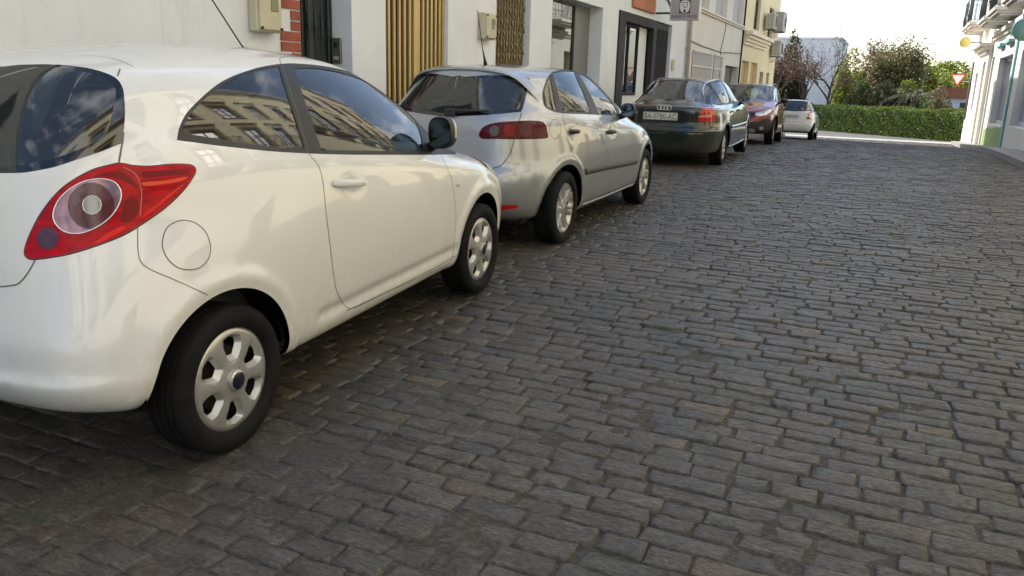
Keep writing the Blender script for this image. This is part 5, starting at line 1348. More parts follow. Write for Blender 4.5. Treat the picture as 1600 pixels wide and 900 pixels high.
def plate(parent, c3, txt, w_=.50, h=.11, rotz=0, tilt=0, ink=None, blue=False):
    """number plate whose face looks to -Y (towards the car's tail)"""
    M = Matrix.Translation(c3) @ Matrix.Rotation(rotz, 4, 'Z') @ Matrix.Rotation(tilt, 4, 'X')
    pl = MB().box((-w_ / 2, -.008, -h / 2), (w_ / 2, .008, h / 2), bev=.003, M=M).build('number_plate', mat('white plate', (.68, .68, .65), .35, coat=.5), parent)
    k = mat('black plate ink', (.015, .015, .015), .5)
    bd = MB()
    for a, b_ in (((-w_ / 2 + .004, -h / 2 + .004), (w_ / 2 - .004, -h / 2 + .008)), ((-w_ / 2 + .004, h / 2 - .008), (w_ / 2 - .004, h / 2 - .004)), ((-w_ / 2 + .004, -h / 2 + .008), (-w_ / 2 + .008, h / 2 - .008)), ((w_ / 2 - .008, -h / 2 + .008), (w_ / 2 - .004, h / 2 - .008))): bd.box((a[0], -.0095, a[1]), (b_[0], -.0082, b_[1]), M=M)
    bd.build('plate_border', k, pl)
    if blue: MB().box((-w_ / 2 + .004, -.0095, -h / 2 + .004), (-w_ / 2 + .04, -.0082, h / 2 - .004), M=M).build('blue_band', mat('blue band', (.01, .05, .35), .4), pl)
    to_mesh_text('lettering', txt, h * .98, .0012, k, pl, M @ Matrix.Translation((.0 + (.015 if blue else 0), -.0095, -.004)) @ Matrix.Rotation(PI / 2, 4, 'X'), sx=.80)
    return pl
def circp(cx, cy, rx, ry, n=12): return ' '.join('%f,%f' % (cx + rx * cos(a), cy + ry * sin(a)) for a in np.linspace(0, 2 * PI, n + 1)[:-1])

def silver_hatch():
    paint = car_paint('silver car paint', (.33, .355, .395), metal=.55, rough=.36, flake=.5)
    rows = [(-.56, .245, .755, .215, 3.14, .19, 4, 4.6, 1.2), (-.64, .275, .797, .235, 3.23, .24, 4.2, 5, 1.2), (-.685, .36, .826, .30, 3.27, .35, 4.4, 5, 1.2), (-.70, .47, .839, .42, 3.28, .45, 4.4, 5, 1.2),
     (-.70, .57, .847, .54, 3.27, .54, 4.4, 4.8, 1.2), (-.685, .635, .849, .65, 3.24, .62, 4.3, 4.6, 1.2), (-.645, .665, .847, .72, 3.17, .69, 4.1, 4.4, 1.2), (-.64, .78, .838, .81, 3.02, .76, 4.0, 4.2, 1.2), (-.64, .90, .822, .885, 2.82, .83, 3.9, 4, 1.2),
     (-.63, .985, .803, .94, 2.58, .89, 3.8, 3.8, 1.2), (-.595, 1.045, .78, .99, 2.35, .94, 3.6, 3.8, 1.2), (-.545, 1.11, .752, 1.05, 2.13, 1.02, 3.5, 3.7, 1.2), (-.475, 1.20, .717, 1.13, 1.90, 1.12, 3.3, 3.5, 1.1),
     (-.39, 1.29, .678, 1.22, 1.66, 1.23, 3.2, 3.4, 1.0), (-.315, 1.365, .637, 1.31, 1.44, 1.32, 3.1, 3.3, .95), (-.27, 1.40, .585, 1.37, 1.25, 1.38, 3.1, 3.2, .9), (-.18, 1.415, .47, 1.405, 1.08, 1.412, 3, 3, .8),
     (.05, 1.427, .32, 1.422, .95, 1.428, 2.8, 2.8, .7), (.3, 1.435, .16, 1.433, .8, 1.437, 2.4, 2.4, .6), (.45, 1.44, .0, 1.439, .65, 1.44, 2.2, 2.2, .55)]
    S = Surf(rows, lambda v: -.05 * np.exp(-((v - .52) / .12) ** 2), flares=[(0, .30, .40, .013, .035), (2.462, .30, .40, .013, .035)], NU=150, NV=90, dents=[(.14, .895, .07, .05, .014), (1.13, .865, .07, .05, .014)])
    c = Car('parked_car', S, (-3.1775, 6.2047, -1.2848 + 1.45), -.0131, .0157, 'silver grey five-door hatchback parked between the white hatchback and the dark green saloon')
    Z = lambda s_: zoomed(s_, 620, 60, 2.648)
    c.feat('window_surround', Z('601,228 601,228 610,195 622,165 638,143 662,133 700,129 752,134 800,163 862,224 918,290 927,320 927,320 880,318 800,315 670,308 630,295 608,275'), [TRIMB])
    c.feat('side_window', Z('646,143 646,143 700,136 733,139 733,139 770,220 803,308 803,308 740,305 686,301 686,301 668,230'), [GLASS], off=-.003)
    c.feat('front_side_window', Z('752,144 752,144 775,155 805,176 860,232 905,290 913,314 913,314 880,313 836,311 836,311 800,230'), [GLASS], off=-.003)
    c.feat('quarter_window', Z('632,156 632,156 645,215 661,298 661,298 632,288 611,268 607,235 615,200'), [GLASS], off=-.003)
    c.feat('rear_window_edge', half_rear(c, Z('240,150 400,152 548,163 548,163 542,200 530,260 515,304 515,304 430,312 330,319 250,322'), 1.372, 1.025), [BLACKFRIT], off=-.001)
    c.feat('rear_window', half_rear(c, Z('300,164 400,164 530,176 524,215 512,260 500,292 430,298 330,304 300,305'), 1.35, 1.05), [GLASSD], off=-.0012)
    lamp = c.feat('tail_lamp', Z('343,392 343,405 355,413 420,414 500,415 622,410 621,385 616,362 600,346 560,342 510,343 450,347 400,353 360,368'), [mat('dark red lamp lens', (.07, .001, .004), .2, spec=.2, var=.4, vscale=18)], off=.003)
    c.feat('lamp_reflector', Z(circp(403, 382, 20, 22)), [mat('dull grey lens', (.09, .08, .08), .25, spec=.2)], off=.0036)
    c.feat('brake_reflector', Z(circp(465, 381, 24, 25)), [mat('bright red lens', (.20, .005, .010), .25, spec=.2)], off=.0036)
    c.feat('indicator_reflector', Z(circp(532, 378, 26, 29)), [mat('pink grey lens', (.09, .022, .03), .25, spec=.2)], off=.0036)
    c.feat('bumper_reflector', Z('425,692 425,708 430,711 500,702 503,696 500,690 460,690'), [mat('red reflector', (.50, .01, .015), .2)], off=.002)
    cap = c.feat('fuel_flap', Z(circp(655, 375, 23, 40)), [paint], off=.0005)
    for cy in (0, 2.462): c.feat('opening', [('s', cy + .358 * cos(a), .30 + .358 * sin(a)) for a in np.linspace(0, 2 * PI, 33)[:-1]], hole=True)
    c.feat('headlamp', [('f', .48, .76), ('f', .64, .68), ('f', .75, .70), ('f', .77, .80), ('f', .66, .85), ('f', .52, .82)], [mat('headlamp glass', (.5, .52, .54), .06, metal=.5, coat=1)], off=.002)
    c.feat('grille', half_rear(c, [('f', .35, .70), ('f', .44, .55), ('f', .40, .34)], .71, .33, True), [PLAST], off=-.004)
    c.feat('windscreen', half_rear(c, [('f', .45, 1.365), ('f', .53, 1.33), ('f', .66, 1.08), ('f', .68, .99), ('f', .4, .95)], 1.385, .94, True), [GLASS])
    c.seam(cap, .003, closed=True, both=False)
    c.seam(Z('485,417 478,450 465,482 448,508 428,527 404,536 380,540 330,541'), .006)
    c.seam(Z('516,308 512,325 505,345'), .005);
    c.seam(Z('685,304 690,340 700,380 712,430 728,475 748,510 760,540 765,600 762,680'), .004)
    c.seam(Z('835,316 842,370 852,420 868,460 880,510 882,560 876,640'), .004)
    c.seam(Z('985,330 1000,400 1006,470 1003,560'), .003)
    c.seam([('s', .42, .30), ('s', 1.2, .285), ('s', 2.05, .29)], .004)
    c.make([paint, SEAMM])
    tl = c.out['tail_lamp']
    for nm in ('lamp_reflector', 'brake_reflector', 'indicator_reflector'):
        for o, p in zip(c.out[nm], tl): o.parent = p
    c.rim_trim('lamp_border', lamp, .010, .003, LAMPDK)
    c.rim_trim('side_moulding', c.curve(Z('781,552 860,534 930,521 993,508'), False), .058, .012, mat('grey rubbing strip', (.06, .062, .065), .65), closed=False)
    c.rim_trim('sill_trim', c.curve([('s', .44, .262), ('s', 1.2, .255), ('s', 2.03, .26)], False), .022, .006, paint, closed=False)
    # roof spoiler lip over the glass
    p0, n0 = c.pt(('t', .0, -.20))
    sp = MB(); vs = []; n = 24
    for i in range(n + 1):
        t = -1 + 2 * i / n; x = .60 * t; yy = -.215 + .10 * abs(t) ** 3; q, nn = c.pt(('t', abs(x), yy + .05))
        zz = q.z; vs += [(x, yy + .05, zz + .004), (x, yy - .085 + .05 * abs(t) ** 3, zz - .012 - .01 * abs(t)), (x, yy - .088 + .05 * abs(t) ** 3, zz - .028 - .01 * abs(t)), (x, yy - .02, zz - .04)]
    sp.add(vs, [(4 * i + j, 4 * i + 4 + j, 4 * i + 5 + j, 4 * i + 1 + j) for i in range(n) for j in range(3)], 0, True); o = sp.build('roof_spoiler', paint, c.root, RAD(40), fixn=True)
    MB().box((-.16, -.285, p0.z - .030), (.16, -.262, p0.z - .016), bev=.004).build('brake_light', mat('dark red lens', (.12, .004, .01), .2, coat=.5), o)
    wp = MB(); a, na = c.pt(('r', .06, 1.055)); b_, nb = c.pt(('r', .36, 1.075)); 
    wp.tube([a + na * .03, b_ + nb * .02], [.016, .009], 8); rbox(wp, tuple(a + na * .015), (.10, .05, .06)); wp.build('rear_wiper', TRIMB, c.root)
    arch_lip(c, 0, .30, .358, paint); arch_lip(c, 2.462, .30, .358, paint); wheel_wells(c, [(0, .30), (2.462, .30)], .358, .78)
    add_wheels(c, .3, .2065, .19, .822, 2.462, 'twin', ALLOY, mat('grey badge', (.2, .2, .2), .3))
    MB().box((-.62, -.45, .22), (.62, 2.9, .30)).build('underbody', DARKM, c.root)
    MB().tube([(.42, -.62, .235), (.42, -.40, .24)], .03, 12).build('exhaust', DARKM, c.root)
    interior(c, .98, .12, .76, .30, 1.9, .97)
    for a, b_ in (('714,386', '747,386'), ('868,388', '899,388')): door_pull(c, Z(a)[0], Z(b_)[0], TRIMB, t=.024)
    mirror(c, (.872, 1.45, 1.045), (.13, .125), TRIMB)
    p, n_ = c.pt(('t', .0, .12)); mb = MB(); tip = p + Vector((.0, -.16, .42)); mb.tube([p, p + Vector((0, -.02, .05)), p + Vector((0, -.055, .12)), tip], [.018, .009, .004, .003], 8); mb.build('roof_aerial', TRIMB, c.root)
    return c

def green_saloon():
    paint = car_paint('dark green car paint', (.006, .014, .012), metal=.3, rough=.3, flake=.4, dust=.25)
    rows = [(-.90, .25, .78, .22, 3.38, .2, 4.5, 4.6, 1.3), (-.965, .29, .825, .25, 3.46, .25, 4.8, 5, 1.3), (-.985, .38, .850, .33, 3.49, .36, 5, 5, 1.3), (-.995, .49, .862, .46, 3.50, .47, 5, 5, 1.3),
     (-.995, .60, .8665, .58, 3.49, .57, 5, 4.8, 1.3), (-.975, .66, .8665, .66, 3.45, .64, 4.8, 4.6, 1.3), (-.94, .685, .864, .73, 3.38, .70, 4.6, 4.4, 1.3), (-.945, .80, .855, .81, 3.26, .76, 4.6, 4.2, 1.3), (-.955, .90, .842, .875, 3.05, .82, 4.6, 4.0, 1.3),
     (-.95, .97, .828, .915, 2.82, .87, 4.6, 4, 1.3), (-.88, .995, .812, .94, 2.62, .905, 4.4, 4, 1.3), (-.68, 1.005, .79, .965, 2.48, .93, 4.2, 3.9, 1.3), (-.50, 1.03, .765, .995, 2.36, .95, 4.0, 3.8, 1.2), (-.38, 1.095, .735, 1.05, 2.2, 1.02, 3.8, 3.6, 1.15),
     (-.22, 1.18, .69, 1.14, 1.98, 1.12, 3.6, 3.5, 1.05), (-.06, 1.265, .645, 1.235, 1.74, 1.23, 3.4, 3.4, 1.0), (.09, 1.335, .60, 1.315, 1.50, 1.32, 3.3, 3.3, .95), (.24, 1.38, .545, 1.368, 1.30, 1.375, 3.2, 3.2, .9), (.40, 1.400, .42, 1.394, 1.12, 1.398, 3, 3, .82),
     (.55, 1.409, .22, 1.408, .98, 1.409, 2.6, 2.6, .78), (.68, 1.415, .0, 1.415, .88, 1.415, 2.2, 2.2, .78)]
    S = Surf(rows, lambda v: 0 * v, flares=[(0, .316, .41, .012, .035), (2.617, .316, .41, .012, .035)], NU=150, NV=95)
    c = Car('parked_car', S, (-3.33724, 13.83600666, -1.2346 + 1.45), -.0254, .0203, 'dark green four-door saloon with a white number plate, third car in the row')
    Z = lambda s_: zoomed(s_, 960, 90, 4.706)
    c.feat('window_surround', [('s', -.30, 1.05), ('s', -.20, 1.12), ('s', 0, 1.24), ('s', .25, 1.335), ('s', .7, 1.375), ('s', 1.1, 1.365), ('s', 1.45, 1.26), ('s', 1.85, 1.08), ('s', 1.98, 1.0), ('s', 1.98, .985), ('s', 1, .985), ('s', 0, .99), ('s', -.22, 1.0)], [TRIMB])
    c.feat('side_window', [('s', .10, 1.02), ('s', .10, 1.02), ('s', .20, 1.28), ('s', .32, 1.335), ('s', .8, 1.355), ('s', .8, 1.355), ('s', .8, 1.005), ('s', .8, 1.005), ('s', .4, 1.008)], [GLASS], off=-.003)
    c.feat('front_side_window', [('s', .88, 1.005), ('s', .88, 1.005), ('s', .88, 1.355), ('s', .88, 1.355), ('s', 1.1, 1.345), ('s', 1.42, 1.24), ('s', 1.78, 1.08), ('s', 1.86, 1.01), ('s', 1.86, 1.005), ('s', 1.3, 1.005)], [GLASS], off=-.003)
    c.feat('quarter_window', [('s', .05, 1.01), ('s', .05, 1.01), ('s', .12, 1.24), ('s', .10, 1.25), ('s', -.1, 1.14), ('s', -.24, 1.05), ('s', -.2, 1.015)], [GLASS], off=-.003)
    c.feat('rear_window_edge', half_rear(c, [('t', .3, .20), ('t', .50, .16), ('t', .565, .08), ('t', .60, -.16), ('t', .64, -.40), ('t', .60, -.43), ('t', .3, -.475)], 1.368, 1.045), [BLACKFRIT], off=-.001)
    c.feat('rear_window', half_rear(c, [('t', .3, .17), ('t', .48, .13), ('t', .535, .05), ('t', .57, -.16), ('t', .60, -.36), ('t', .57, -.39), ('t', .3, -.435)], 1.36, 1.065), [GLASSD], off=-.0012)
    lamp = c.feat('tail_lamp', Z('650,370 650,370 610,466 610,466 680,474 742,474 742,474 744,420 738,368 738,368 700,366'), [mat('crimson lamp lens', (.42, .006, .012), .12, coat=.5, var=.2, vscale=12)], off=.003)
    c.feat('reverse_lens', Z('627,422 627,422 612,440 612,440 660,442 716,438 716,438 716,420 716,420 670,424'), [mat('pinkish clear lens', (.50, .22, .20), .2, coat=.5)], off=.004)
    c.feat('plate_recess', half_rear(c, [('r', .40, .90), ('r', .40, .90), ('r', .44, .745), ('r', .44, .745)], .90, .745), [mat('dark green recess', (.006, .014, .013), .3, coat=.6)], off=-.006)
    for cy in (0, 2.617): c.feat('opening', [('s', cy + .365 * cos(a), .316 + .365 * sin(a)) for a in np.linspace(0, 2 * PI, 33)[:-1]], hole=True)
    c.feat('headlamp', [('f', .45, .76), ('f', .66, .70), ('f', .76, .72), ('f', .76, .80), ('f', .6, .83)], [mat('headlamp glass', (.5, .52, .54), .06, metal=.5, coat=1)], off=.002)
    c.feat('windscreen', half_rear(c, [('f', .45, 1.365), ('f', .53, 1.33), ('f', .66, 1.08), ('f', .68, 1.0), ('f', .4, .965)], 1.38, .955, True), [GLASS])
    c.seam([('r', .02, .715), ('r', .45, .712), ('r', .53, .72), ('r', .545, .77)], .006); c.seam([('t', .66, -.50), ('t', .735, -.7), ('t', .75, -.86), ('r', .735, .965)], .005)
    c.seam([('r', .02, .66), ('r', .4, .66), ('r', .7, .665), ('s', -.6, .66), ('s', -.38, .66)], .006)
    for ys in ([(.30, .99), (.31, .8), (.28, .62), (.36, .5), (.40, .3)], [(.84, .99), (.86, .8), (.87, .5), (.86, .28)], [(1.95, .98), (2.0, .8), (2.02, .5), (1.98, .28)]): c.seam([('s', *p) for p in ys], .005)
    c.make([paint, SEAMM])
    for o, p in zip(c.out['reverse_lens'], c.out['tail_lamp']): o.parent = p
    c.rim_trim('side_moulding', c.curve([('s', .42, .62), ('s', 1.2, .605), ('s', 2.2, .60)], False), .045, .014, paint, closed=False)
    c.rim_trim('bumper_strip', c.curve([('r', .004, .60), ('r', .4, .60), ('r', .78, .60), ('s', -.7, .60), ('s', -.42, .60)], False), .035, .012, paint, closed=False)
    c.rim_trim('sill_trim', c.curve([('s', .42, .27), ('s', 1.2, .262), ('s', 2.2, .27)], False), .05, .015, paint, closed=False)
    c.rim_trim('window_chrome', c.curve([('s', -.2, 1.135), ('s', 0, 1.25), ('s', .25, 1.345), ('s', .7, 1.385), ('s', 1.1, 1.372), ('s', 1.45, 1.268), ('s', 1.88, 1.08)], False), .012, .004, CHROME, closed=False)
    p, n_ = c.pt(('r', .004, .82)); plate(c.root, (-.05, p.y - .02, .82), 'BA-0780-AC', .55, .12)
    # four ring emblem, badges
    p, n_ = c.pt(('r', .004, .945)); mb = MB(); r_ = .036
    for k in range(4): mb.tube([(-.078 + .052 * k + r_ * cos(a), p.y - .008 - .002 * (k % 2), .952 + r_ * sin(a)) for a in np.linspace(0, 2 * PI, 25)], .0052, 6, cap=False)
    mb.build('emblem', CHROME, c.root)
    R9 = Matrix.Rotation(PI / 2, 4, 'X')
    to_mesh_text('badge', '1.9 TDI', .052, .002, CHROME, c.root, Matrix.Translation((.40, p.y + .012, .895)) @ R9); to_mesh_text('badge', 'A4', .052, .002, CHROME, c.root, Matrix.Translation((-.46, p.y + .012, .86)) @ R9)
    arch_lip(c, 0, .316, .365, paint); arch_lip(c, 2.617, .316, .365, paint); wheel_wells(c, [(0, .316), (2.617, .316)], .365, .79)
    add_wheels(c, .316, .205, .205, .835, 2.617, 'ten', ALLOY, mat('grey badge', (.2, .2, .2), .3))
    MB().box((-.65, -.70, .22), (.65, 3.1, .30)).build('underbody', DARKM, c.root)
    MB().tube([(-.45, -.93, .26), (-.45, -.70, .26)], .028, 12).build('exhaust', DARKM, c.root)
    interior(c, 1.15, .25, .78, .30, 2.05, .98)
    for a in (.34, 1.02): door_pull(c, ('s', a, .87), ('s', a + .17, .868), paint, t=.024)
    mirror(c, (.875, 1.60, 1.03), (.15, .115), paint)
    return c

def red_crossover():
    paint = car_paint('dark red car paint', (.21, .004, .012), metal=.0, rough=.4, flake=.2, dust=.3)
    rows = [(-.50, .28, .76, .26, 3.28, .26, 4.3, 4.4, 1.2), (-.57, .34, .82, .29, 3.36, .30, 4.3, 4.6, 1.2), (-.60, .45, .855, .38, 3.40, .38, 4.3, 4.6, 1.2), (-.61, .58, .868, .52, 3.41, .50, 4.3, 4.6, 1.2), (-.60, .70, .873, .66, 3.40, .62, 4.3, 4.4, 1.2),
     (-.585, .80, .870, .78, 3.37, .72, 4.2, 4.2, 1.2), (-.575, .90, .860, .87, 3.30, .80, 4.2, 4, 1.2), (-.56, .98, .845, .94, 3.15, .87, 4, 3.9, 1.2), (-.54, 1.05, .825, .99, 2.92, .93, 4, 3.9, 1.2), (-.51, 1.12, .80, 1.04, 2.66, .985, 3.8, 3.8, 1.2),
     (-.48, 1.19, .775, 1.09, 2.42, 1.04, 3.7, 3.8, 1.2), (-.44, 1.27, .745, 1.16, 2.22, 1.14, 3.6, 3.7, 1.1), (-.39, 1.36, .71, 1.26, 2.00, 1.26, 3.5, 3.6, 1.05), (-.34, 1.43, .675, 1.36, 1.80, 1.37, 3.4, 3.5, 1), (-.28, 1.49, .63, 1.45, 1.60, 1.46, 3.4, 3.4, .9), (-.18, 1.515, .54, 1.507, 1.40, 1.508, 3.2, 3.2, .85),
     (.05, 1.53, .37, 1.53, 1.15, 1.53, 2.8, 2.8, .7), (.35, 1.54, .18, 1.543, .9, 1.545, 2.4, 2.4, .62), (.5, 1.547, .0, 1.55, .75, 1.55, 2.2, 2.2, .6)]
    S = Surf(rows, lambda v: 0 * v, flares=[(0, .315, .42, .014, .035), (2.588, .315, .42, .014, .035)], NU=120, NV=80)
    h, s_ = -.0393, -.0257
    fw = Vector((sin(h) * cos(s_), cos(h) * cos(s_), sin(s_)))
    loc = Vector((-3.543, 21.585, -1.3067 + 1.45)) + fw * 2.588
    c = Car('parked_car', S, loc, h + PI, -s_, 'dark red crossover with roof rails, the only car facing the viewer', flip=True)
    c.feat('window_surround', [('s', -.22, 1.12), ('s', -.12, 1.30), ('s', .05, 1.42), ('s', .35, 1.46), ('s', 1.2, 1.46), ('s', 1.45, 1.40), ('s', 1.75, 1.24), ('s', 2.05, 1.08), ('s', 2.05, 1.06), ('s', 1.2, 1.05), ('s', .3, 1.07)], [TRIMB])
    c.feat('side_window', [('s', .02, 1.11), ('s', .08, 1.34), ('s', .22, 1.425), ('s', .8, 1.44), ('s', .8, 1.44), ('s', .8, 1.08), ('s', .8, 1.08)], [GLASS], off=-.003)
    c.feat('front_side_window', [('s', .88, 1.08), ('s', .88, 1.08), ('s', .88, 1.44), ('s', .88, 1.44), ('s', 1.2, 1.435), ('s', 1.45, 1.365), ('s', 1.75, 1.20), ('s', 1.88, 1.09), ('s', 1.88, 1.08)], [GLASS], off=-.003)
    c.feat('windscreen', half_rear(c, [('f', .45, 1.47), ('f', .60, 1.43), ('f', .70, 1.20), ('f', .72, 1.09), ('f', .6, 1.06), ('f', .3, 1.055)], 1.49, 1.05, True), [BLACKFRIT], off=-.001)
    c.feat('windscreen_glass', half_rear(c, [('f', .45, 1.45), ('f', .56, 1.41), ('f', .665, 1.20), ('f', .68, 1.12), ('f', .5, 1.10), ('f', .3, 1.095)], 1.465, 1.09, True), [GLASSD], off=-.0015)
    c.feat('rear_window', half_rear(c, [('r', .5, 1.43), ('r', .6, 1.38), ('r', .66, 1.16), ('r', .5, 1.12)], 1.45, 1.11), [GLASSD], off=-.001)
    clad = mat('dark grey cladding', (.025, .026, .028), .65, var=.2)
    c.feat('bumper_cladding', half_rear(c, [('f', .35, .54), ('f', .5, .56), ('f', .62, .64), ('s', 3.05, .60), ('s', 2.98, .45), ('s', 2.95, .3), ('s', 2.95, .2), ('f', .7, .26), ('f', .3, .26)], .545, .26, True), [clad], off=.004)
    c.feat('grille', half_rear(c, [('f', .38, .77), ('f', .40, .71), ('f', .33, .665)], .775, .66, True), [mat('dark blue grey grille', (.02, .025, .045), .35, metal=.4)], off=.003)
    hl = c.feat('headlamp', [('f', .43, .77), ('f', .43, .70), ('f', .55, .69), ('f', .70, .74), ('s', 2.98, .80), ('s', 2.72, .93), ('s', 2.80, .945), ('f', .74, .90), ('f', .60, .82)], [mat('headlamp glass', (.5, .52, .54), .06, metal=.5, coat=1)], off=.003)
    c.feat('indicator', [('f', .70, .80), ('f', .69, .77), ('s', 3.0, .83), ('s', 2.86, .90)], [mat('amber lens', (.7, .25, .03), .15, coat=1)], off=.004)
    c.feat('skid_plate', half_rear(c, [('f', .38, .38), ('f', .46, .33), ('f', .42, .29)], .385, .285, True), [mat('satin aluminium', (.6, .6, .6), .35, metal=.6)], off=.008)
    c.feat('fog_lamp', [('f', .585 + .045 * cos(a), .40 + .045 * sin(a)) for a in np.linspace(0, 2 * PI, 13)[:-1]], [mat('headlamp glass', (.5, .52, .54), .06)], off=.008)
    c.feat('sill_cladding', [('s', .38, .36), ('s', 1.3, .35), ('s', 2.22, .36), ('s', 2.22, .36), ('s', 2.25, .27), ('s', 2.25, .27), ('s', .36, .27), ('s', .36, .27)], [mat('silver sill', (.45, .45, .46), .4, metal=.5)], off=.004)
    for cy in (0, 2.588): c.feat('opening', [('s', cy + .375 * cos(a), .315 + .375 * sin(a)) for a in np.linspace(0, 2 * PI, 33)[:-1]], hole=True)
    for ys in ([(.84, 1.05), (.86, .8), (.86, .4)], [(2.02, 1.05), (2.05, .8), (2.04, .4)]): c.seam([('s', *p) for p in ys], .006)
    c.seam([('f', .43, .80), ('f', .6, .90), ('s', 2.7, .975), ('s', 2.3, 1.05)], .006)
    c.make([paint, SEAMM])
    for o in c.out.get('windscreen_glass', []): o.name = 'glass'; o.parent = c.out['windscreen'][0]
    arch_lip(c, 0, .315, .375, clad); arch_lip(c, 2.588, .315, .375, clad); wheel_wells(c, [(0, .315), (2.588, .315)], .375, .79)
    for cy in (0, 2.588):
        uv = np.array([c.lay(('s', cy + .40 * cos(a), .315 + .40 * sin(a))) for a in np.linspace(-.02 * PI, 1.02 * PI, 40)]); c.rim_trim('arch_cladding', uv, .055, .012, clad, closed=False)
    add_wheels(c, .312, .205, .20, .83, 2.588, 'five', ALLOY, mat('grey badge', (.2, .2, .2), .3))
    MB().box((-.65, -.4, .28), (.65, 2.95, .36)).build('underbody', DARKM, c.root)
    interior(c, 1.05, .2, .78, .36, 2.05, 1.06)
    mirror(c, (.93, 1.75, 1.10), (.17, .12), TRIMB)
    for sx in (1, -1):
        mb = MB(); pts = []
        for y in np.linspace(.02, 1.35, 9): q, n_ = c.pt(('t', .56, y)); t = (y - .02) / 1.33; pts.append(Vector((sx * .57, y, q.z + .045 * min(1, 4 * t, 4 * (1 - t)) + .004)))
        mb.tube(pts, .014, 8); mb.build('roof_rail', mat('grey roof rail', (.25, .25, .26), .4, metal=.6), c.root)
    p, n_ = c.pt(('f', .004, .715)); mb = MB(); mb.lathe([(.05, 0), (.045, .012), (.001, .014)], 4, axis='Y', M=Matrix.Translation((0, p.y, .715))); mb.build('emblem', CHROME, c.root)
    for a in (.30, 1.02): door_pull(c, ('s', a, .93), ('s', a + .17, .93), paint, t=.024)
    return c

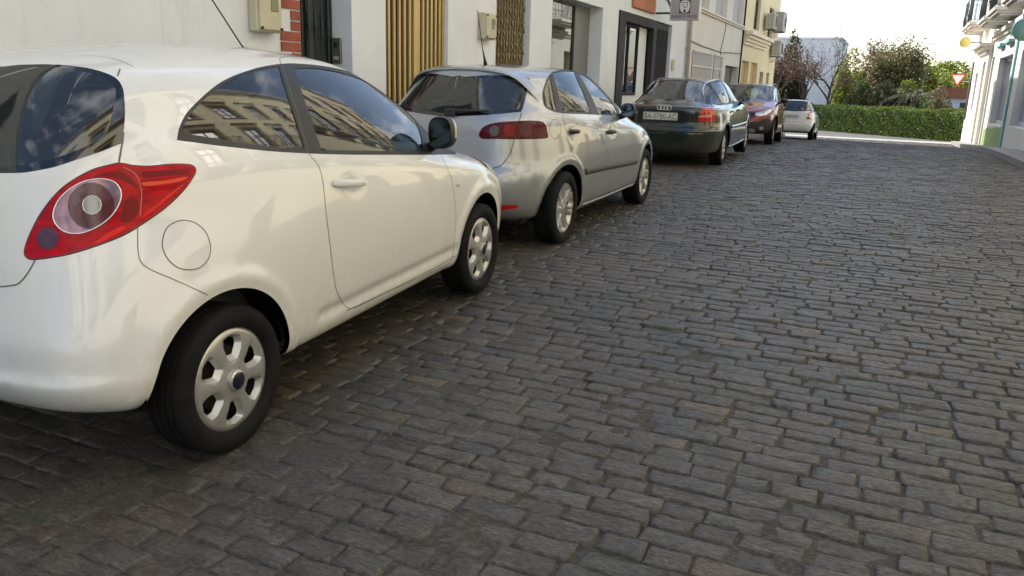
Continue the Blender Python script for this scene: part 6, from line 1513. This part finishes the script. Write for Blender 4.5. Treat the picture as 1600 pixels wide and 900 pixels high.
def far_hatch():
    paint = car_paint('off white car paint', (.70, .69, .66))
    rows = [(-.52, .29, .74, .24, 2.98, .2, 4.3, 4.4, 1.1), (-.58, .32, .785, .26, 3.05, .25, 4.5, 4.6, 1.1), (-.605, .40, .808, .33, 3.08, .36, 4.6, 4.6, 1.1), (-.615, .50, .822, .46, 3.08, .47, 4.6, 4.6, 1.1), (-.61, .60, .828, .58, 3.06, .56, 4.6, 4.5, 1.1),
     (-.575, .64, .829, .66, 3.03, .63, 4.5, 4.4, 1.1), (-.565, .74, .826, .75, 2.96, .69, 4.4, 4.2, 1.1), (-.555, .84, .816, .83, 2.82, .76, 4.3, 4, 1.1), (-.545, .94, .80, .90, 2.62, .83, 4.2, 3.9, 1.1), (-.53, 1.01, .78, .95, 2.42, .89, 4.1, 3.8, 1.1),
     (-.50, 1.07, .755, 1.0, 2.22, .95, 4, 3.8, 1.1), (-.46, 1.14, .725, 1.07, 2.02, 1.04, 3.9, 3.6, 1.05), (-.40, 1.23, .685, 1.16, 1.80, 1.15, 3.8, 3.5, 1), (-.34, 1.31, .645, 1.25, 1.58, 1.26, 3.7, 3.4, .95), (-.29, 1.375, .60, 1.34, 1.38, 1.35, 3.6, 3.3, .9), (-.24, 1.41, .54, 1.395, 1.2, 1.40, 3.4, 3.2, .8),
     (-.1, 1.43, .42, 1.425, 1.02, 1.428, 3, 3, .7), (.1, 1.442, .24, 1.44, .88, 1.443, 2.7, 2.7, .6), (.35, 1.45, .0, 1.45, .68, 1.45, 2.2, 2.2, .52)]
    S = Surf(rows, lambda v: 0 * v, flares=[(0, .29, .38, .012, .035), (2.35, .29, .38, .012, .035)], NU=110, NV=75)
    c = Car('parked_car', S, (-3.440, 32.2309, -1.7123 + 1.45), -.0258, -.0332, 'small off-white hatchback, farthest parked car, in front of the hedge')
    c.feat('window_surround', [('s', -.22, 1.06), ('s', -.15, 1.22), ('s', 0, 1.34), ('s', .3, 1.375), ('s', .9, 1.375), ('s', 1.25, 1.27), ('s', 1.7, 1.04), ('s', 1.75, .985), ('s', .8, 1.0), ('s', .1, 1.02)], [TRIMB])
    c.feat('side_window', [('s', -.12, 1.07), ('s', -.05, 1.23), ('s', .08, 1.32), ('s', .58, 1.35), ('s', .58, 1.35), ('s', .6, 1.03), ('s', .6, 1.03)], [GLASS], off=-.003)
    c.feat('front_side_window', [('s', .68, 1.03), ('s', .68, 1.03), ('s', .66, 1.35), ('s', .66, 1.35), ('s', .9, 1.345), ('s', 1.2, 1.25), ('s', 1.6, 1.04), ('s', 1.6, 1.02)], [GLASS], off=-.003)
    c.feat('rear_window_edge', half_rear(c, [('r', .35, 1.392), ('r', .50, 1.375), ('r', .60, 1.20), ('r', .645, 1.055), ('r', .60, 1.03), ('r', .3, 1.015)], 1.395, 1.01), [BLACKFRIT], off=-.001)
    c.feat('rear_window', half_rear(c, [('r', .35, 1.365), ('r', .46, 1.345), ('r', .56, 1.20), ('r', .60, 1.075), ('r', .55, 1.055), ('r', .3, 1.045)], 1.37, 1.04), [GLASSD], off=-.0012)
    c.feat('tail_lamp', [('r', .60, 1.03), ('r', .70, 1.0), ('s', -.45, .93), ('s', -.42, .80), ('r', .72, .75), ('r', .52, .755), ('r', .53, .80), ('r', .60, .90)], [mat('crimson lamp lens', (.42, .006, .012), .12)], off=.003)
    for cy in (0, 2.35): c.feat('opening', [('s', cy + .345 * cos(a), .29 + .345 * sin(a)) for a in np.linspace(0, 2 * PI, 33)[:-1]], hole=True)
    c.feat('windscreen', half_rear(c, [('f', .45, 1.37), ('f', .53, 1.33), ('f', .62, 1.10), ('f', .64, .99), ('f', .4, .96)], 1.385, .95, True), [GLASS])
    c.seam([('r', .02, .625), ('r', .42, .625), ('r', .49, .65), ('r', .51, .75)], .008); c.seam([('r', .02, .64), ('s', -.4, .64)][:1] + [('r', .5, .63), ('r', .7, .635), ('s', -.40, .64)], .007)
    for ys in ([(.63, 1.02), (.65, .8), (.62, .5), (.6, .3)], [(1.72, .98), (1.8, .8), (1.8, .4)]): c.seam([('s', *p) for p in ys], .006)
    c.make([paint, SEAMM])
    p, n_ = c.pt(('r', .004, .84)); plate(c.root, (.02, p.y - .02, .835), '3648 FCN', .50, .115)
    arch_lip(c, 0, .29, .345, paint); arch_lip(c, 2.35, .29, .345, paint); wheel_wells(c, [(0, .29), (2.35, .29)], .345, .76)
    add_wheels(c, .29, .20, .18, .80, 2.35, 'five', COVER, mat('grey badge', (.2, .2, .2), .3))
    MB().box((-.62, -.46, .24), (.62, 2.7, .33)).build('underbody', DARKM, c.root)
    MB().tube([(.2, -.58, .28), (.2, -.40, .28)], .03, 12).build('exhaust', DARKM, c.root)
    interior(c, .98, .12, .74, .32, 1.8, .97)
    mirror(c, (.86, 1.5, 1.0), (.14, .11), TRIMB)
    for a in (.66,): door_pull(c, ('s', a, .88), ('s', a + .17, .88), paint, t=.024)
    return c
KA = white_hatch()
IB = silver_hatch(); AU = green_saloon(); RC = red_crossover(); FH = far_hatch()
